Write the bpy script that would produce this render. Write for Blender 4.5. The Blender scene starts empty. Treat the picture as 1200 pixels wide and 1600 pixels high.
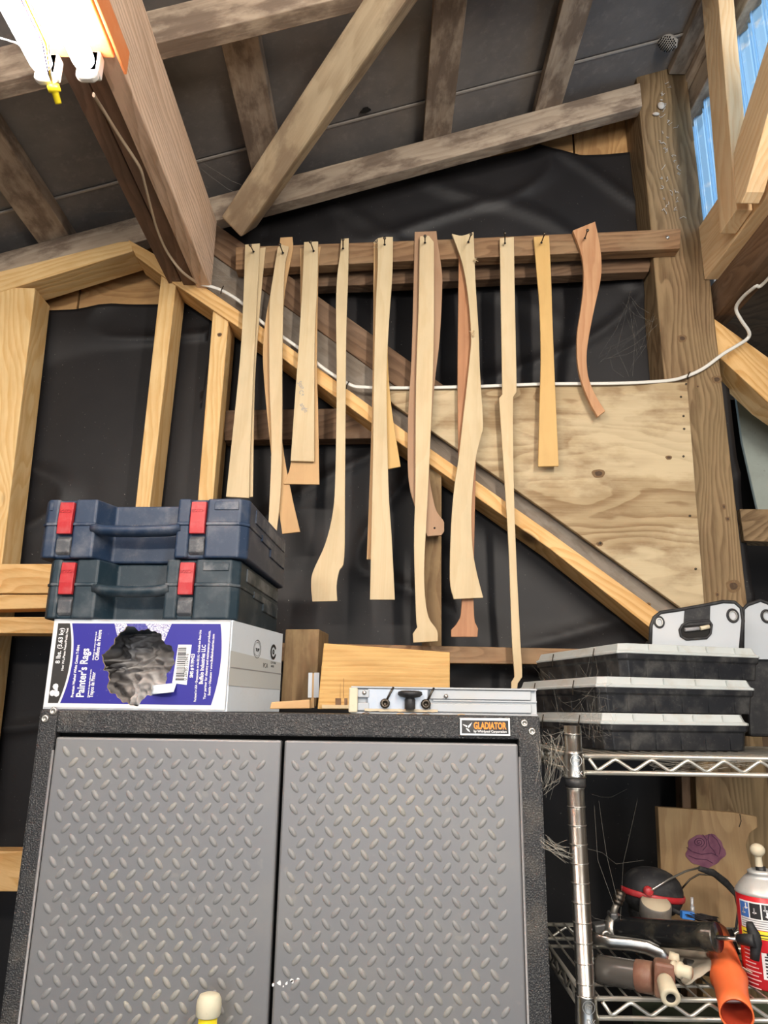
import bpy, bmesh, math, random
from mathutils import Vector, Matrix, noise as mnoise
R = math.radians
random.seed(7)
SC = bpy.context.scene
COL = SC.collection

# ---------------------------------------------------------------- camera, world, light, exposure
EYE = Vector((0, 0, 1.84)); FPX = 1150.0; PITCH = math.atan(310/1150); ROLL = .015
cam = bpy.data.cameras.new('camera'); camo = bpy.data.objects.new('camera', cam); COL.objects.link(camo)
cam.sensor_fit = 'HORIZONTAL'; cam.sensor_width = 36; cam.lens = FPX/1200*36; cam.clip_start = .02
camo.location = EYE
camo.rotation_mode = 'QUATERNION'
camo.rotation_quaternion = (Matrix.Rotation(R(90)+PITCH, 3, 'X') @ Matrix.Rotation(ROLL, 3, 'Z')).to_quaternion()
SC.camera = camo
SC.view_settings.view_transform = 'Standard'; SC.view_settings.look = 'None'
SC.view_settings.exposure = 0.0; SC.view_settings.gamma = 1.0; SC.view_settings.use_curve_mapping = False
W = bpy.data.worlds.new('daylight'); SC.world = W; W.use_nodes = True
W.node_tree.nodes['Background'].inputs[0].default_value = (.62, .80, 1, 1)
W.node_tree.nodes['Background'].inputs[1].default_value = .75

def area(name, loc, target, sx, sy, power, color):
    l = bpy.data.lights.new(name, 'AREA'); l.shape = 'RECTANGLE'; l.size = sx; l.size_y = sy; l.energy = power; l.color = color
    o = bpy.data.objects.new(name, l); COL.objects.link(o); o.location = loc
    o.rotation_euler = (Vector(target)-Vector(loc)).to_track_quat('-Z', 'Y').to_euler(); return o
area('shop_strip_light', (-.75, -.9, 2.72), (-.2, 1.2, 1.9), 1.2, .12, 29, (1, .91, .80))
area('shop_strip_light', (.75, -.5, 2.78), (.1, 1.5, 2.2), .12, 1.2, 38, (1, .91, .80))
area('front_fill', (.3, -3.2, 1.6), (0, 1.2, 2.5), 2.8, 2.0, 30, (1, .95, .90))  # added fill from behind the camera for the wall, doors and roof
sun = bpy.data.lights.new('hazy_sun', 'SUN'); sun.energy = 3.2; sun.angle = R(25); sun.color = (1, .97, .93)
suno = bpy.data.objects.new('hazy_sun', sun); COL.objects.link(suno); suno.rotation_euler = (Vector((-1, .12, -.62))).to_track_quat('-Z', 'Y').to_euler()

# ---------------------------------------------------------------- pixel -> point on a real plane
def ray(px, py):
    u = (px-600)/FPX; v = (800-py)/FPX; c, s = math.cos(ROLL), math.sin(ROLL)
    x = u*c-v*s; y = u*s+v*c; cp, sp = math.cos(PITCH), math.sin(PITCH)
    return Vector((x, cp-y*sp, sp+y*cp))
def P(px, py, Y): r = ray(px, py); return EYE + r*(Y/r.y)
def PXp(px, py, X): r = ray(px, py); return EYE + r*(X/r.x)
def PZp(px, py, Z): r = ray(px, py); return EYE + r*((Z-EYE.z)/r.z)
SL = .337
def roofz(X, off=0): return 3.334+off+SL*X

# ---------------------------------------------------------------- materials
def mat(name, base=(.5,.5,.5), rough=.6, metal=0, **kw):
    m = bpy.data.materials.new(name); m.use_nodes = True
    b = m.node_tree.nodes['Principled BSDF']
    b.inputs['Base Color'].default_value = (*base, 1); b.inputs['Roughness'].default_value = rough; b.inputs['Metallic'].default_value = metal
    for k, v in kw.items(): b.inputs[k.replace('_', ' ')].default_value = v
    return m
class NT:
    def __init__(s, m): s.t = m.node_tree; s.b = s.t.nodes['Principled BSDF']
    def n(s, typ, **kw):
        x = s.t.nodes.new(typ)
        for k, v in kw.items(): setattr(x, k, v)
        return x
    def put(s, v, sock):
        if isinstance(v, (int, float)): sock.default_value = v
        elif isinstance(v, tuple): sock.default_value = (*v, 1) if len(v) == 3 and sock.type == 'RGBA' else v
        else: s.t.links.new(v, sock)
    def m(s, op, a, b=0, c=0, clamp=False):
        x = s.n('ShaderNodeMath', operation=op, use_clamp=clamp)
        for i, v in enumerate((a, b, c)): s.put(v, x.inputs[i])
        return x.outputs[0]
    def attr(s):
        a = s.n('ShaderNodeAttribute', attribute_name='gc'); q = s.n('ShaderNodeSeparateXYZ'); s.t.links.new(a.outputs['Vector'], q.inputs[0]); return a.outputs['Vector'], q.outputs
    def obj(s): return s.n('ShaderNodeTexCoord').outputs['Object']
    def vec(s, x, y, z):
        c = s.n('ShaderNodeCombineXYZ')
        for i, v in enumerate((x, y, z)): s.put(v, c.inputs[i])
        return c.outputs[0]
    def scl(s, v, k):
        x = s.n('ShaderNodeVectorMath', operation='MULTIPLY'); s.t.links.new(v, x.inputs[0]); x.inputs[1].default_value = k; return x.outputs[0]
    def noise(s, v, scale, det=4, rough=.55):
        x = s.n('ShaderNodeTexNoise'); s.t.links.new(v, x.inputs['Vector']); x.inputs['Scale'].default_value = scale
        x.inputs['Detail'].default_value = det; x.inputs['Roughness'].default_value = rough; return x.outputs['Fac']
    def vor(s, v, scale, feature='F1'):
        x = s.n('ShaderNodeTexVoronoi', feature=feature); s.t.links.new(v, x.inputs['Vector']); x.inputs['Scale'].default_value = scale; return x.outputs['Distance']
    def ramp(s, v, lo, hi): # smooth 0..1
        x = s.n('ShaderNodeMapRange', interpolation_type='SMOOTHSTEP'); s.put(v, x.inputs[0]); s.put(lo, x.inputs[1]); s.put(hi, x.inputs[2]); return x.outputs[0]
    def mix(s, f, a, b, mode='MIX'):
        x = s.n('ShaderNodeMix', data_type='RGBA', blend_type=mode); s.put(f, x.inputs[0]); s.put(a, x.inputs[6]); s.put(b, x.inputs[7]); return x.outputs[2]
    def bump(s, h, strength=.3, dist=.002):
        x = s.n('ShaderNodeBump'); s.put(h, x.inputs['Height']); x.inputs['Strength'].default_value = strength; x.inputs['Distance'].default_value = dist
        s.t.links.new(x.outputs[0], s.b.inputs['Normal'])
    def col(s, c): s.put(c, s.b.inputs['Base Color'])

def wood(name, c1, c2, freq=55, rough=.7, knots=.0, stain=None, stain_amt=0., stain_scale=5, fine=.35, ring=.7, spread=7, bump=.35):
    m = mat(name, c1, rough); t = NT(m); v, (x, y, z) = t.attr()
    t.b.inputs['Specular IOR Level'].default_value = .25
    low = t.noise(t.scl(v, (1.1, 5, 5)), 1.6, 2)
    wob = t.noise(t.scl(v, (5, 14, 14)), 2, 2)
    ph = t.m('ADD', t.m('ADD', t.m('MULTIPLY', y, freq), t.m('MULTIPLY', z, freq*.6)), t.m('MULTIPLY', low, spread))
    ph = t.m('ADD', ph, t.m('MULTIPLY', wob, .8))
    if knots:
        d = t.vor(t.vec(t.m('MULTIPLY', x, 3.2), t.m('MULTIPLY', y, 9), t.m('MULTIPLY', z, 2)), 1)
        core = t.m('SUBTRACT', 1, t.ramp(d, .05, .115)); near = t.m('POWER', 2.718, t.m('MULTIPLY', d, -6))
        ph = t.m('ADD', ph, t.m('MULTIPLY', near, 5))
    sw = t.m('FRACT', ph)
    r = t.m('MULTIPLY', t.ramp(sw, .15, .85), t.m('SUBTRACT', 1, t.ramp(sw, .88, 1.0)))
    f = t.noise(t.scl(v, (5, 230, 230)), 1, 3); pore = t.noise(t.scl(v, (14, 90, 90)), 1, 4, .7)
    k = t.m('ADD', t.m('MULTIPLY', r, ring), t.m('ADD', t.m('MULTIPLY', t.m('SUBTRACT', f, .5), fine*2.6), t.m('MULTIPLY', t.m('SUBTRACT', pore, .5), fine*2.2)), clamp=True)
    c = t.mix(k, c1, c2)
    blotch = t.noise(t.scl(v, (3, 8, 8)), 2, 5)
    c = t.mix(t.m('MULTIPLY', t.ramp(blotch, .35, .75), .35), c, tuple(a*.72 for a in c2))
    if knots: c = t.mix(t.m('MULTIPLY', core, .8*knots), c, (.10, .05, .025))
    if stain:
        sn = t.noise(t.scl(v, (1, 2.2, 2.2)), stain_scale, 6, .62)
        c = t.mix(t.m('MULTIPLY', t.ramp(sn, .43, .60), stain_amt), c, stain)
    t.col(c)
    t.bump(t.m('ADD', t.m('MULTIPLY', r, -.5), f), bump, .0012)
    return m
def dusty(name, base, dust=(.45,.43,.40), amt=.35, rough=.5, metal=0, scale=30, spec=.4, bump=0, bscale=600, **kw):
    m = mat(name, base, rough, metal, **kw); t = NT(m); o = t.obj(); t.b.inputs['Specular IOR Level'].default_value = spec
    n1 = t.noise(o, scale, 6, .65); sp = t.noise(o, scale*9, 2)
    f = t.m('ADD', t.m('MULTIPLY', t.ramp(n1, .42, .8), amt), t.m('MULTIPLY', t.ramp(sp, .66, .76), amt*.8), clamp=True)
    cc_ = t.mix(f, base, dust)
    if bump and bscale > 800:
        pt_ = t.n('ShaderNodeNewGeometry').outputs['Pointiness']; cc_ = t.mix(t.m('MULTIPLY', t.m('MULTIPLY', t.ramp(pt_, .53, .62), t.ramp(n1, .40, .65)), .55), cc_, tuple(min(1, b_*.5+.20) for b_ in base))
    t.col(cc_)
    if bump: t.bump(t.noise(o, bscale, 2), bump, .001)
    return m

PINE = wood('new_pine', (.80,.56,.27), (.66,.38,.13), 60, .62, knots=1, ring=.6)
PINE2 = wood('new_pine_orange', (.78,.50,.22), (.60,.32,.10), 50, .6, knots=1)
PINE3 = wood('bright_new_pine', (.90,.68,.42), (.78,.50,.24), 60, .6, knots=1, ring=.55)
POSTW = wood('treated_post', (.29,.195,.105), (.115,.068,.033), 62, .75, knots=1, stain=(.24,.18,.09), stain_amt=.3, stain_scale=2, spread=11)
WEATH = wood('weathered_rafter', (.50,.40,.30), (.32,.24,.175), 35, .85, stain=(.15,.105,.078), stain_amt=.75, stain_scale=7, ring=.5)
BRACEW = wood('stained_brace', (.60,.49,.33), (.44,.33,.21), 30, .85, stain=(.22,.15,.10), stain_amt=.6, stain_scale=5, ring=.5)
GREYW = wood('grey_brace_wood', (.22,.18,.14), (.13,.10,.075), 40, .85, stain=(.28,.25,.21), stain_amt=.5, stain_scale=12, ring=.35)
BROWN = wood('old_brown_wood', (.20,.12,.07), (.11,.062,.035), 50, .75, stain=(.24,.17,.12), stain_amt=.3, knots=.7)
RAILW = wood('rail_wood', (.30,.175,.09), (.17,.09,.045), 48, .6, stain=(.36,.25,.14), stain_amt=.4, knots=1, spread=10)
BEAMR = wood('resawn_beam', (0.830,0.610,0.451), (0.561,0.378,0.256), 70, .8, ring=.75, fine=.6, bump=.9)
BEAMD = wood('brown_beam', (.25,.15,.10), (.15,.09,.06), 60, .8, stain=(.13,.09,.07), stain_amt=.5)
PLY = wood('plywood_panel', (0.440,0.334,0.194), (0.238,0.150,0.075), 16, .8, knots=1, stain=(.66,.55,.36), stain_amt=.55, stain_scale=3, spread=9, ring=.75)
SHEATH = wood('wall_sheathing', (.55,.33,.14), (.36,.19,.075), 30, .75, knots=1, stain=(.22,.12,.06), stain_amt=.35, stain_scale=4)
DARKPLY = wood('dark_plywood', (.13,.085,.05), (.07,.045,.028), 22, .8, knots=1)
OAK = wood('oak_board', (0.594,0.369,0.135), (0.450,0.252,0.077), 110, .5, ring=.45, fine=.9, spread=5)
BLOCK = wood('brown_block', (0.260,0.170,0.085), (0.170,0.100,0.050), 40, .75, stain=(.42,.30,.15), stain_amt=.4)
ROSEB = wood('rose_board_wood', (.36,.24,.12), (.27,.165,.08), 25, .65, knots=.5, stain=(.22,.14,.08), stain_amt=.3, stain_scale=7)
TMP = [wood('template_maple', (0.634,0.510,0.317), (0.546,0.405,0.220), 22, .55, ring=.35, fine=.3, spread=4, bump=.08),
       wood('template_birch', (0.654,0.516,0.318), (0.576,0.413,0.215), 18, .55, ring=.3, fine=.25, spread=5, bump=.08),
       wood('template_hardboard', (.58,.37,.18), (.50,.30,.14), 14, .6, ring=.25, fine=.2, spread=3, bump=.05),
       wood('template_cherry', (.46,.23,.115), (.35,.15,.07), 30, .5, ring=.4, fine=.4, spread=4, bump=.08),
       wood('template_golden', (0.644,0.414,0.156), (0.589,0.350,0.120), 12, .5, ring=.25, fine=.2, spread=3, bump=.05),
       wood('template_fir', (.55,.31,.16), (.42,.19,.09), 42, .5, ring=.55, fine=.3, spread=7, bump=.08),
       wood('template_walnut_stain', (.40,.25,.15), (.34,.19,.11), 16, .55, ring=.3, fine=.25, spread=3, bump=.05)]
def felt_mat(name, base, amt=.25):
    m = mat(name, base, .5); t = NT(m); o = t.obj(); t.b.inputs['Specular IOR Level'].default_value = .3
    c = t.mix(t.m('MULTIPLY', t.ramp(t.noise(o, 2.5, 5), .4, .75), amt), base, (.045,.040,.038))
    sp = t.ramp(t.noise(o, 260, 1), .78, .80)
    t.col(t.mix(t.m('MULTIPLY', sp, .6), c, (.35,.33,.3))); t.bump(t.noise(o, 180, 3), .15, .001); return m
FELT = felt_mat('roofing_felt', (.012,.011,.012))
def roof_mat():
    m = mat('roof_sheet', (.2,.19,.18), .85); t = NT(m); o = t.obj()
    a = t.noise(o, 3.0, 6, .6); b = t.noise(o, 40, 5, .7)
    c = t.mix(t.ramp(a, .3, .7), (.15,.14,.138), (.27,.245,.225))
    c = t.mix(t.m('MULTIPLY', t.ramp(b, .5, .8), .35), c, (.42,.38,.34)); t.col(c); t.bump(b, .25, .002); return m
ROOF = roof_mat(); ROOFS = mat('seam_edge', (.42,.38,.34), .8)
def tex_black():
    m = mat('textured_black_paint', (.022,.023,.025), .38); t = NT(m); o = t.obj(); t.b.inputs['Specular IOR Level'].default_value = .6
    n1 = t.noise(o, 420, 2, .6); d = t.ramp(t.noise(o, 14, 5), .5, .8)
    c = t.mix(t.ramp(n1, .52, .68), (.02,.021,.024), (.12,.118,.112)); t.col(t.mix(t.m('MULTIPLY', d, .35), c, (.22,.19,.15))); t.bump(n1, 1, .0025); return m
BLACKP = tex_black()
DOORM = dusty('grey_metal_paint', (.215,.215,.222), (.34,.325,.28), .3, .40, .3, 5, .5)
DOORB = dusty('grey_tread_paint', (.225,.225,.225), (.40,.37,.29), .55, .46, .0, 7, .5)
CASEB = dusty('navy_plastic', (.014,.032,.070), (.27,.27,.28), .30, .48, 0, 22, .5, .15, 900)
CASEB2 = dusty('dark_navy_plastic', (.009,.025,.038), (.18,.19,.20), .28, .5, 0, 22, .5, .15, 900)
CASEG = dusty('dusty_clasp_recess', (.075,.08,.09), (.35,.34,.33), .6, .6, 0, 60)
REDP = dusty('red_latch_plastic', (.42,.022,.028), (.5,.3,.28), .2, .4, 0, 60)
BLK = dusty('black_plastic', (.012,.013,.016), (.22,.21,.19), .3, .45, 0, 30)
BLKM = dusty('black_rubber', (.015,.015,.017), (.2,.19,.17), .25, .6, 0, 40)
CHROME = dusty('worn_chrome', (.60,.59,.56), (.42,.36,.28), .5, .28, 1, 40)
WIRE = dusty('dull_chrome_wire', (.62,.60,.54), (.55,.48,.36), .55, .35, .75, 40)
ALU = dusty('aluminium', (.40,.42,.44), (.42,.40,.35), .5, .42, .35, 12)
STEEL = mat('dark_steel', (.09,.075,.06), .4, .9)
ZINC = mat('zinc_bolt', (.52,.50,.46), .35, .9)
WHITEP = mat('white_plastic', (.78,.77,.72), .4)
CREAM = dusty('cream_plastic', (.62,.55,.40), (.45,.38,.28), .4, .45)
YEL = mat('yellow_plastic', (.85,.66,.02), .35)
ORANGE = dusty('orange_enamel', (.75,.24,.08), (.8,.45,.25), .3, .5)
ORHOSE = dusty('orange_rubber', (.86,.17,.05), (.9,.35,.2), .2, .38, 0, 25)
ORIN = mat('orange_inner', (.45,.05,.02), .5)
CANRED = mat('can_red', (.62,.02,.03), .28, .1)
CARTON = dusty('white_carton', (.66,.72,.78), (.5,.47,.42), .25, .7, 0, 10)
KRAFT = mat('torn_kraft', (.50,.38,.22), .9)
INKB = mat('ink_black', (.02,.02,.022), .6)
INKW = mat('ink_white', (.82,.82,.82), .6)
INKO = mat('ink_orange', (.95,.30,.03), .5)
INKY = mat('ink_yellow', (.9,.75,.05), .5)
INKG = mat('ink_grey', (.30,.30,.31), .6)
INKBL = mat('ink_blue', (.05,.16,.5), .6)
BLUEC = dusty('blue_plastic', (.03,.18,.55), (.3,.3,.3), .2)
CABLE = mat('white_cable', (.72,.70,.64), .45)
CABLEB = mat('aged_cable', (.45,.36,.26), .5)
NEST = dusty('nest_paper', (.50,.47,.43), (.7,.68,.65), .6, .9, 0, 60)
DARK = mat('dark_hollow', (.01,.009,.008), .9)
def rag_mat():
    m = mat('cotton_rags', (.42,.39,.36), .9); t = NT(m); o = t.obj()
    t.col(t.mix(t.ramp(t.noise(o, 14, 3), .35, .7), (.30,.27,.25), (.58,.56,.55))); return m
RAG = rag_mat()
def frost():
    m = mat('frosted_plastic', (.66,.69,.68), .35); t = NT(m)
    t.b.inputs['Transmission Weight'].default_value = .25; t.b.inputs['IOR'].default_value = 1.3
    n1 = t.noise(t.obj(), 25, 5); t.col(t.mix(t.m('MULTIPLY', t.ramp(n1, .5, .8), .6), (.64,.68,.67), (.48,.42,.32))); return m
FROST = frost()
VINYL = mat('clear_vinyl', (.72,.76,.80), .18, 0, Transmission_Weight=.35, Alpha=.93)
SMOKE = mat('smoked_tube', (.10,.09,.08), .25, 0, Transmission_Weight=.3)
CLEAR = mat('clear_plastic', (.8,.85,.83), .1, 0, Transmission_Weight=.8)
def glass_panel():
    m = bpy.data.materials.new('translucent_corrugated'); m.use_nodes = True; t = NT(m); nt = m.node_tree
    tr = t.n('ShaderNodeBsdfTransparent'); tr.inputs[0].default_value = (.55,.78,1,1)
    tl = t.n('ShaderNodeBsdfTranslucent'); gl = t.n('ShaderNodeBsdfGlossy'); gl.inputs['Roughness'].default_value = .2
    nn = t.noise(t.obj(), 30, 3); t.put(t.mix(t.ramp(nn, .55, .75), (.40,.68,.95), (.80,.92,1)), tl.inputs[0])
    a = t.n('ShaderNodeMixShader'); a.inputs[0].default_value = .7; b = t.n('ShaderNodeMixShader'); b.inputs[0].default_value = .08
    L = nt.links.new; L(tr.outputs[0], a.inputs[1]); L(tl.outputs[0], a.inputs[2]); L(a.outputs[0], b.inputs[1]); L(gl.outputs[0], b.inputs[2])
    L(b.outputs[0], nt.nodes['Material Output'].inputs[0]); nt.nodes.remove(nt.nodes['Principled BSDF']); return m
PANEL = glass_panel()
TUBE = mat('lit_tube', (1,1,1), .3, 0, Emission_Color=(1,.97,.92,1), Emission_Strength=34)
WEB = mat('cobweb_silk', (.62,.58,.50), .8, 0, Alpha=.32)
TAN = dusty('tan_dust_cap', (.50,.42,.30), (.55,.46,.33), .5, .85, 0, 50)
PAPER = dusty('dusty_paper', (.42,.37,.29), (.55,.49,.40), .5, .8, 0, 15)
GREEN = dusty('green_tarp', (.10,.13,.08), (.2,.2,.15), .4, .6)
PALE = dusty('pale_painted_board', (.36,.40,.36), (.22,.22,.19), .6, .8, 0, 8)
REDBR = dusty('reddish_collar', (.20,.09,.06), (.4,.3,.2), .4, .5)
CONC = dusty('concrete', (.25,.24,.22), (.35,.33,.3), .5, .9, 0, 3)
def rose_mat():
    m = mat('rose_stain', (.15,.045,.09), .7); t = NT(m); o = t.obj()
    t.col(t.mix(t.ramp(t.noise(o, 40, 4), .3, .7), (.115,.03,.065), (.20,.075,.115))); return m
ROSE = rose_mat()

# ---------------------------------------------------------------- mesh building
class MB:
    def __init__(s): s.v = []; s.f = []; s.mi = []; s.sm = []
    def face(s, f, mi=0, sm=False): s.f.append(tuple(f)); s.mi.append(mi); s.sm.append(sm)
    def prism(s, pts, vec, mi=0, mi_top=None):
        n = len(pts); b = len(s.v); vec = Vector(vec); pts = [Vector(p) for p in pts]
        nrm = Vector((0,0,0))
        for i in range(n): nrm += pts[i].cross(pts[(i+1) % n])
        if nrm.dot(vec) > 0: pts = pts[::-1]
        s.v += pts + [p+vec for p in pts]
        s.face(range(b, b+n), mi if mi_top is None else mi_top); s.face(range(b+2*n-1, b+n-1, -1), mi)
        for i in range(n):
            j = (i+1) % n; s.face((b+i, b+n+i, b+n+j, b+j), mi)
        return s
    def box(s, c, size, rot=None, mi=0):
        c = Vector(c); x, y, z = (k/2 for k in size); M = rot or Matrix.Identity(3); b = len(s.v)
        for dx in (-x, x):
            for dy in (-y, y):
                for dz in (-z, z): s.v.append(c + M @ Vector((dx, dy, dz)))
        for f in ((0,1,3,2),(4,6,7,5),(0,4,5,1),(2,3,7,6),(0,2,6,4),(1,5,7,3)): s.face([b+i for i in f], mi)
        return s
    def tube(s, pts, r, seg=10, mi=0, cap=True, closed=False, flat=1.0, up=None):
        pts = [Vector(p) for p in pts]; n = len(pts); rr = r if isinstance(r, (list, tuple)) else [r]*n; b = len(s.v)
        d0 = (pts[1]-pts[0]).normalized(); a = up and Vector(up) or (Vector((0,0,1)) if abs(d0.z) < .9 else Vector((1,0,0)))
        for i, p in enumerate(pts):
            if closed: d = (pts[(i+1) % n]-pts[i-1]).normalized()
            else: d = (pts[min(i+1, n-1)]-pts[max(i-1, 0)]).normalized()
            a = (a-d*a.dot(d)); a = a.normalized() if a.length > 1e-6 else d.orthogonal().normalized(); q = d.cross(a)
            for k in range(seg):
                t = 2*math.pi*k/seg; s.v.append(p + (a*math.cos(t)+q*math.sin(t)*flat)*rr[i])
        m = n if closed else n-1
        for i in range(m):
            i2 = (i+1) % n
            for k in range(seg):
                k2 = (k+1) % seg; s.face((b+i*seg+k, b+i*seg+k2, b+i2*seg+k2, b+i2*seg+k), mi, seg > 6)
        if cap and not closed:
            s.face(range(b+seg-1, b-1, -1), mi); s.face(range(b+(n-1)*seg, b+n*seg), mi)
        return s
    def lathe(s, o, axis, prof, seg=28, mi=0, mis=None):
        o = Vector(o); ax = Vector(axis).normalized(); a = ax.orthogonal().normalized(); q = ax.cross(a); b = len(s.v); n = len(prof)
        for (r, h) in prof:
            for k in range(seg):
                t = 2*math.pi*k/seg; s.v.append(o+ax*h+(a*math.cos(t)+q*math.sin(t))*max(r, 1e-5))
        for i in range(n-1):
            for k in range(seg):
                k2 = (k+1) % seg; s.face((b+i*seg+k, b+i*seg+k2, b+(i+1)*seg+k2, b+(i+1)*seg+k), mis[i] if mis else mi, True)
        return s
    def ell(s, c, rad, rot=None, seg=16, rings=10, mi=0, half=False, e=1.0):
        c = Vector(c); M = rot or Matrix.Identity(3); b = len(s.v)
        lo = 0 if half else -math.pi/2
        for i in range(rings+1):
            p = lo+(math.pi/2-lo)*i/rings
            for k in range(seg):
                t = 2*math.pi*k/seg
                v = [math.cos(p)*math.cos(t), math.cos(p)*math.sin(t), math.sin(p)]
                v = [math.copysign(abs(w)**e, w) for w in v]
                s.v.append(c + M @ Vector((v[0]*rad[0], v[1]*rad[1], v[2]*rad[2])))
        for i in range(rings):
            for k in range(seg):
                k2 = (k+1) % seg; s.face((b+i*seg+k, b+i*seg+k2, b+(i+1)*seg+k2, b+(i+1)*seg+k), mi, True)
        return s
    def grid(s, fn, nu, nv, mi=0, sm=True):
        b = len(s.v)
        for j in range(nv+1):
            for i in range(nu+1): s.v.append(Vector(fn(i/nu, j/nv)))
        for j in range(nv):
            for i in range(nu):
                a = b+j*(nu+1)+i; s.face((a, a+1, a+nu+2, a+nu+1), mi, sm)
        return s

ORG = {}
def thing(name, label, cat, loc=(0,0,0), rotz=0, group=None, kind=None):
    o = bpy.data.objects.new(name, None); COL.objects.link(o); o.empty_display_size = .05
    o.location = loc; o.rotation_euler = (0, 0, rotz); ORG[o.name] = Vector(loc)
    if label: o['label'] = label
    if cat: o['category'] = cat
    if group: o['group'] = group
    if kind: o['kind'] = kind
    return o
def build(name, mb, mats, parent=None, label=None, bevel=0, seg=2, local=False, cat=None, group=None, kind=None, gdir=None, smooth=None, origin=None, solid=None):
    """mb in world coordinates (local=False) or already in the parent's own frame (local=True)"""
    off = Vector((0,0,0))
    if not local:
        p = parent
        if p is not None:
            off = ORG.get(p.name, off).copy()
        elif origin is not None: off = Vector(origin)
        else:
            xs = [v.x for v in mb.v]; ys = [v.y for v in mb.v]; zs = [v.z for v in mb.v]
            off = Vector(((min(xs)+max(xs))/2, (min(ys)+max(ys))/2, min(zs)))
    me = bpy.data.meshes.new(name); me.from_pydata([tuple(v-off) for v in mb.v], [], mb.f)
    if not isinstance(mats, (list, tuple)): mats = [mats]
    for m in mats: me.materials.append(m)
    me.polygons.foreach_set('material_index', mb.mi); me.polygons.foreach_set('use_smooth', [bool(x) if smooth is None else smooth for x in mb.sm])
    # grain frame: x along the longest direction of the piece
    vs = mb.v
    if gdir is None:
        a = max(vs[:400], key=lambda v: (v-vs[0]).length_squared); c = max(vs[:400], key=lambda v: (v-a).length_squared); g = (c-a)
        if g.length < 1e-6: g = Vector((0,0,1))
    else: g = Vector(gdir)
    g = g.normalized(); ref = Vector((0,1,0)) if abs(g.y) < .9 else Vector((1,0,0)); u = ref.cross(g).normalized(); w = g.cross(u)
    seed = Vector((random.uniform(0, 20), random.uniform(0, 20), random.uniform(0, 20)))
    at = me.attributes.new('gc', 'FLOAT_VECTOR', 'POINT'); buf = []
    for v in vs: buf += [v.dot(g)+seed.x, v.dot(u)+seed.y, v.dot(w)+seed.z]
    at.data.foreach_set('vector', buf); me.update()
    o = bpy.data.objects.new(name, me); COL.objects.link(o)
    if parent is not None: o.parent = parent; ORG[o.name] = off
    else: o.location = off; ORG[o.name] = off.copy()
    if local and parent is not None: ORG[o.name] = Vector((0,0,0))
    if bevel:
        md = o.modifiers.new('bevel', 'BEVEL'); md.width = bevel; md.segments = seg; md.limit_method = 'ANGLE'; md.angle_limit = R(40)
    if solid:
        md = o.modifiers.new('thickness', 'SOLIDIFY'); md.thickness = solid; md.offset = 0
    for k, v in (('label', label), ('category', cat), ('group', group), ('kind', kind)):
        if v: o[k] = v
    return o
def dupe(o, parent=None):
    c = o.copy(); COL.objects.link(c); c.parent = parent
    for ch in list(o.children): dupe(ch, c)
    return c
def text(body, o, xd, yd, size, m, parent, local=False, ext=.0002, sx=1.0, align='LEFT', name='lettering', bold=0.0, fit=None):
    cu = bpy.data.curves.new(name, 'FONT'); cu.body = body; cu.size = size; cu.extrude = ext; cu.offset = bold; cu.resolution_u = 3
    tmp = bpy.data.objects.new('tmp_text', cu); me = bpy.data.meshes.new_from_object(tmp); bpy.data.objects.remove(tmp); bpy.data.curves.remove(cu)
    me.materials.clear(); me.materials.append(m); xs_ = [v.co.x for v in me.vertices]; w_ = max(xs_)
    if fit: sx = fit/w_
    if align == 'CENTER':
        for v in me.vertices: v.co.x -= w_/2
    ob = bpy.data.objects.new(name, me); COL.objects.link(ob); ob.parent = parent
    xd = Vector(xd).normalized(); yd = Vector(yd); yd = (yd-xd*yd.dot(xd)).normalized(); z = xd.cross(yd)
    loc = Vector(o)-(Vector((0,0,0)) if local else ORG.get(parent.name, Vector((0,0,0))))
    M = Matrix((xd*sx, yd, z)).transposed().to_4x4(); M.translation = loc; ob.matrix_local = M
    return ob
def planeboard(px, Y, depth): # polygon on a plane of constant depth, thickness going back
    return MB().prism([P(x, y, Y) for x, y in px], (0, depth, 0))

# ================================================================ SETTING
floor = build('floor', MB().box((0, -.5, -.05), (9, 8, .1)), CONC, kind='structure', label='bare concrete workshop floor')

# ---- back wall
wall = thing('wall_back', 'open framed back wall lined with black felt', None, (0, 1.82, 0), kind='structure')
def wp(name, px, Y, depth, m, label=None, bevel=.002, **k): return build(name, planeboard(px, Y, depth), m, wall, label, bevel, **k)
# sheathing boards behind the felt
xs = [-2.6, -2.0, -1.4, -.862, -.40, .10, .55, .86]
for a, b in zip(xs, xs[1:]):
    top = roofz(a, .03), roofz(b, .03)
    build('sheathing_panel', MB().prism([(a+.003,1.835,0),(b-.003,1.835,0),(b-.003,1.835,min(top[1],4.0)),(a+.003,1.835,min(top[0],4.0))], (0,.012,0)), SHEATH, wall, gdir=(.2,0,1) if a > .3 else (1,0,.1))
build('leak_backing', MB().box((-.9, 1.86, 2.0), (3.5, .006, 4.4)), DARK, wall, 'dark backing sheet added against sky leaks')  # added behind the sheathing so no sky shines through its gaps
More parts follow.
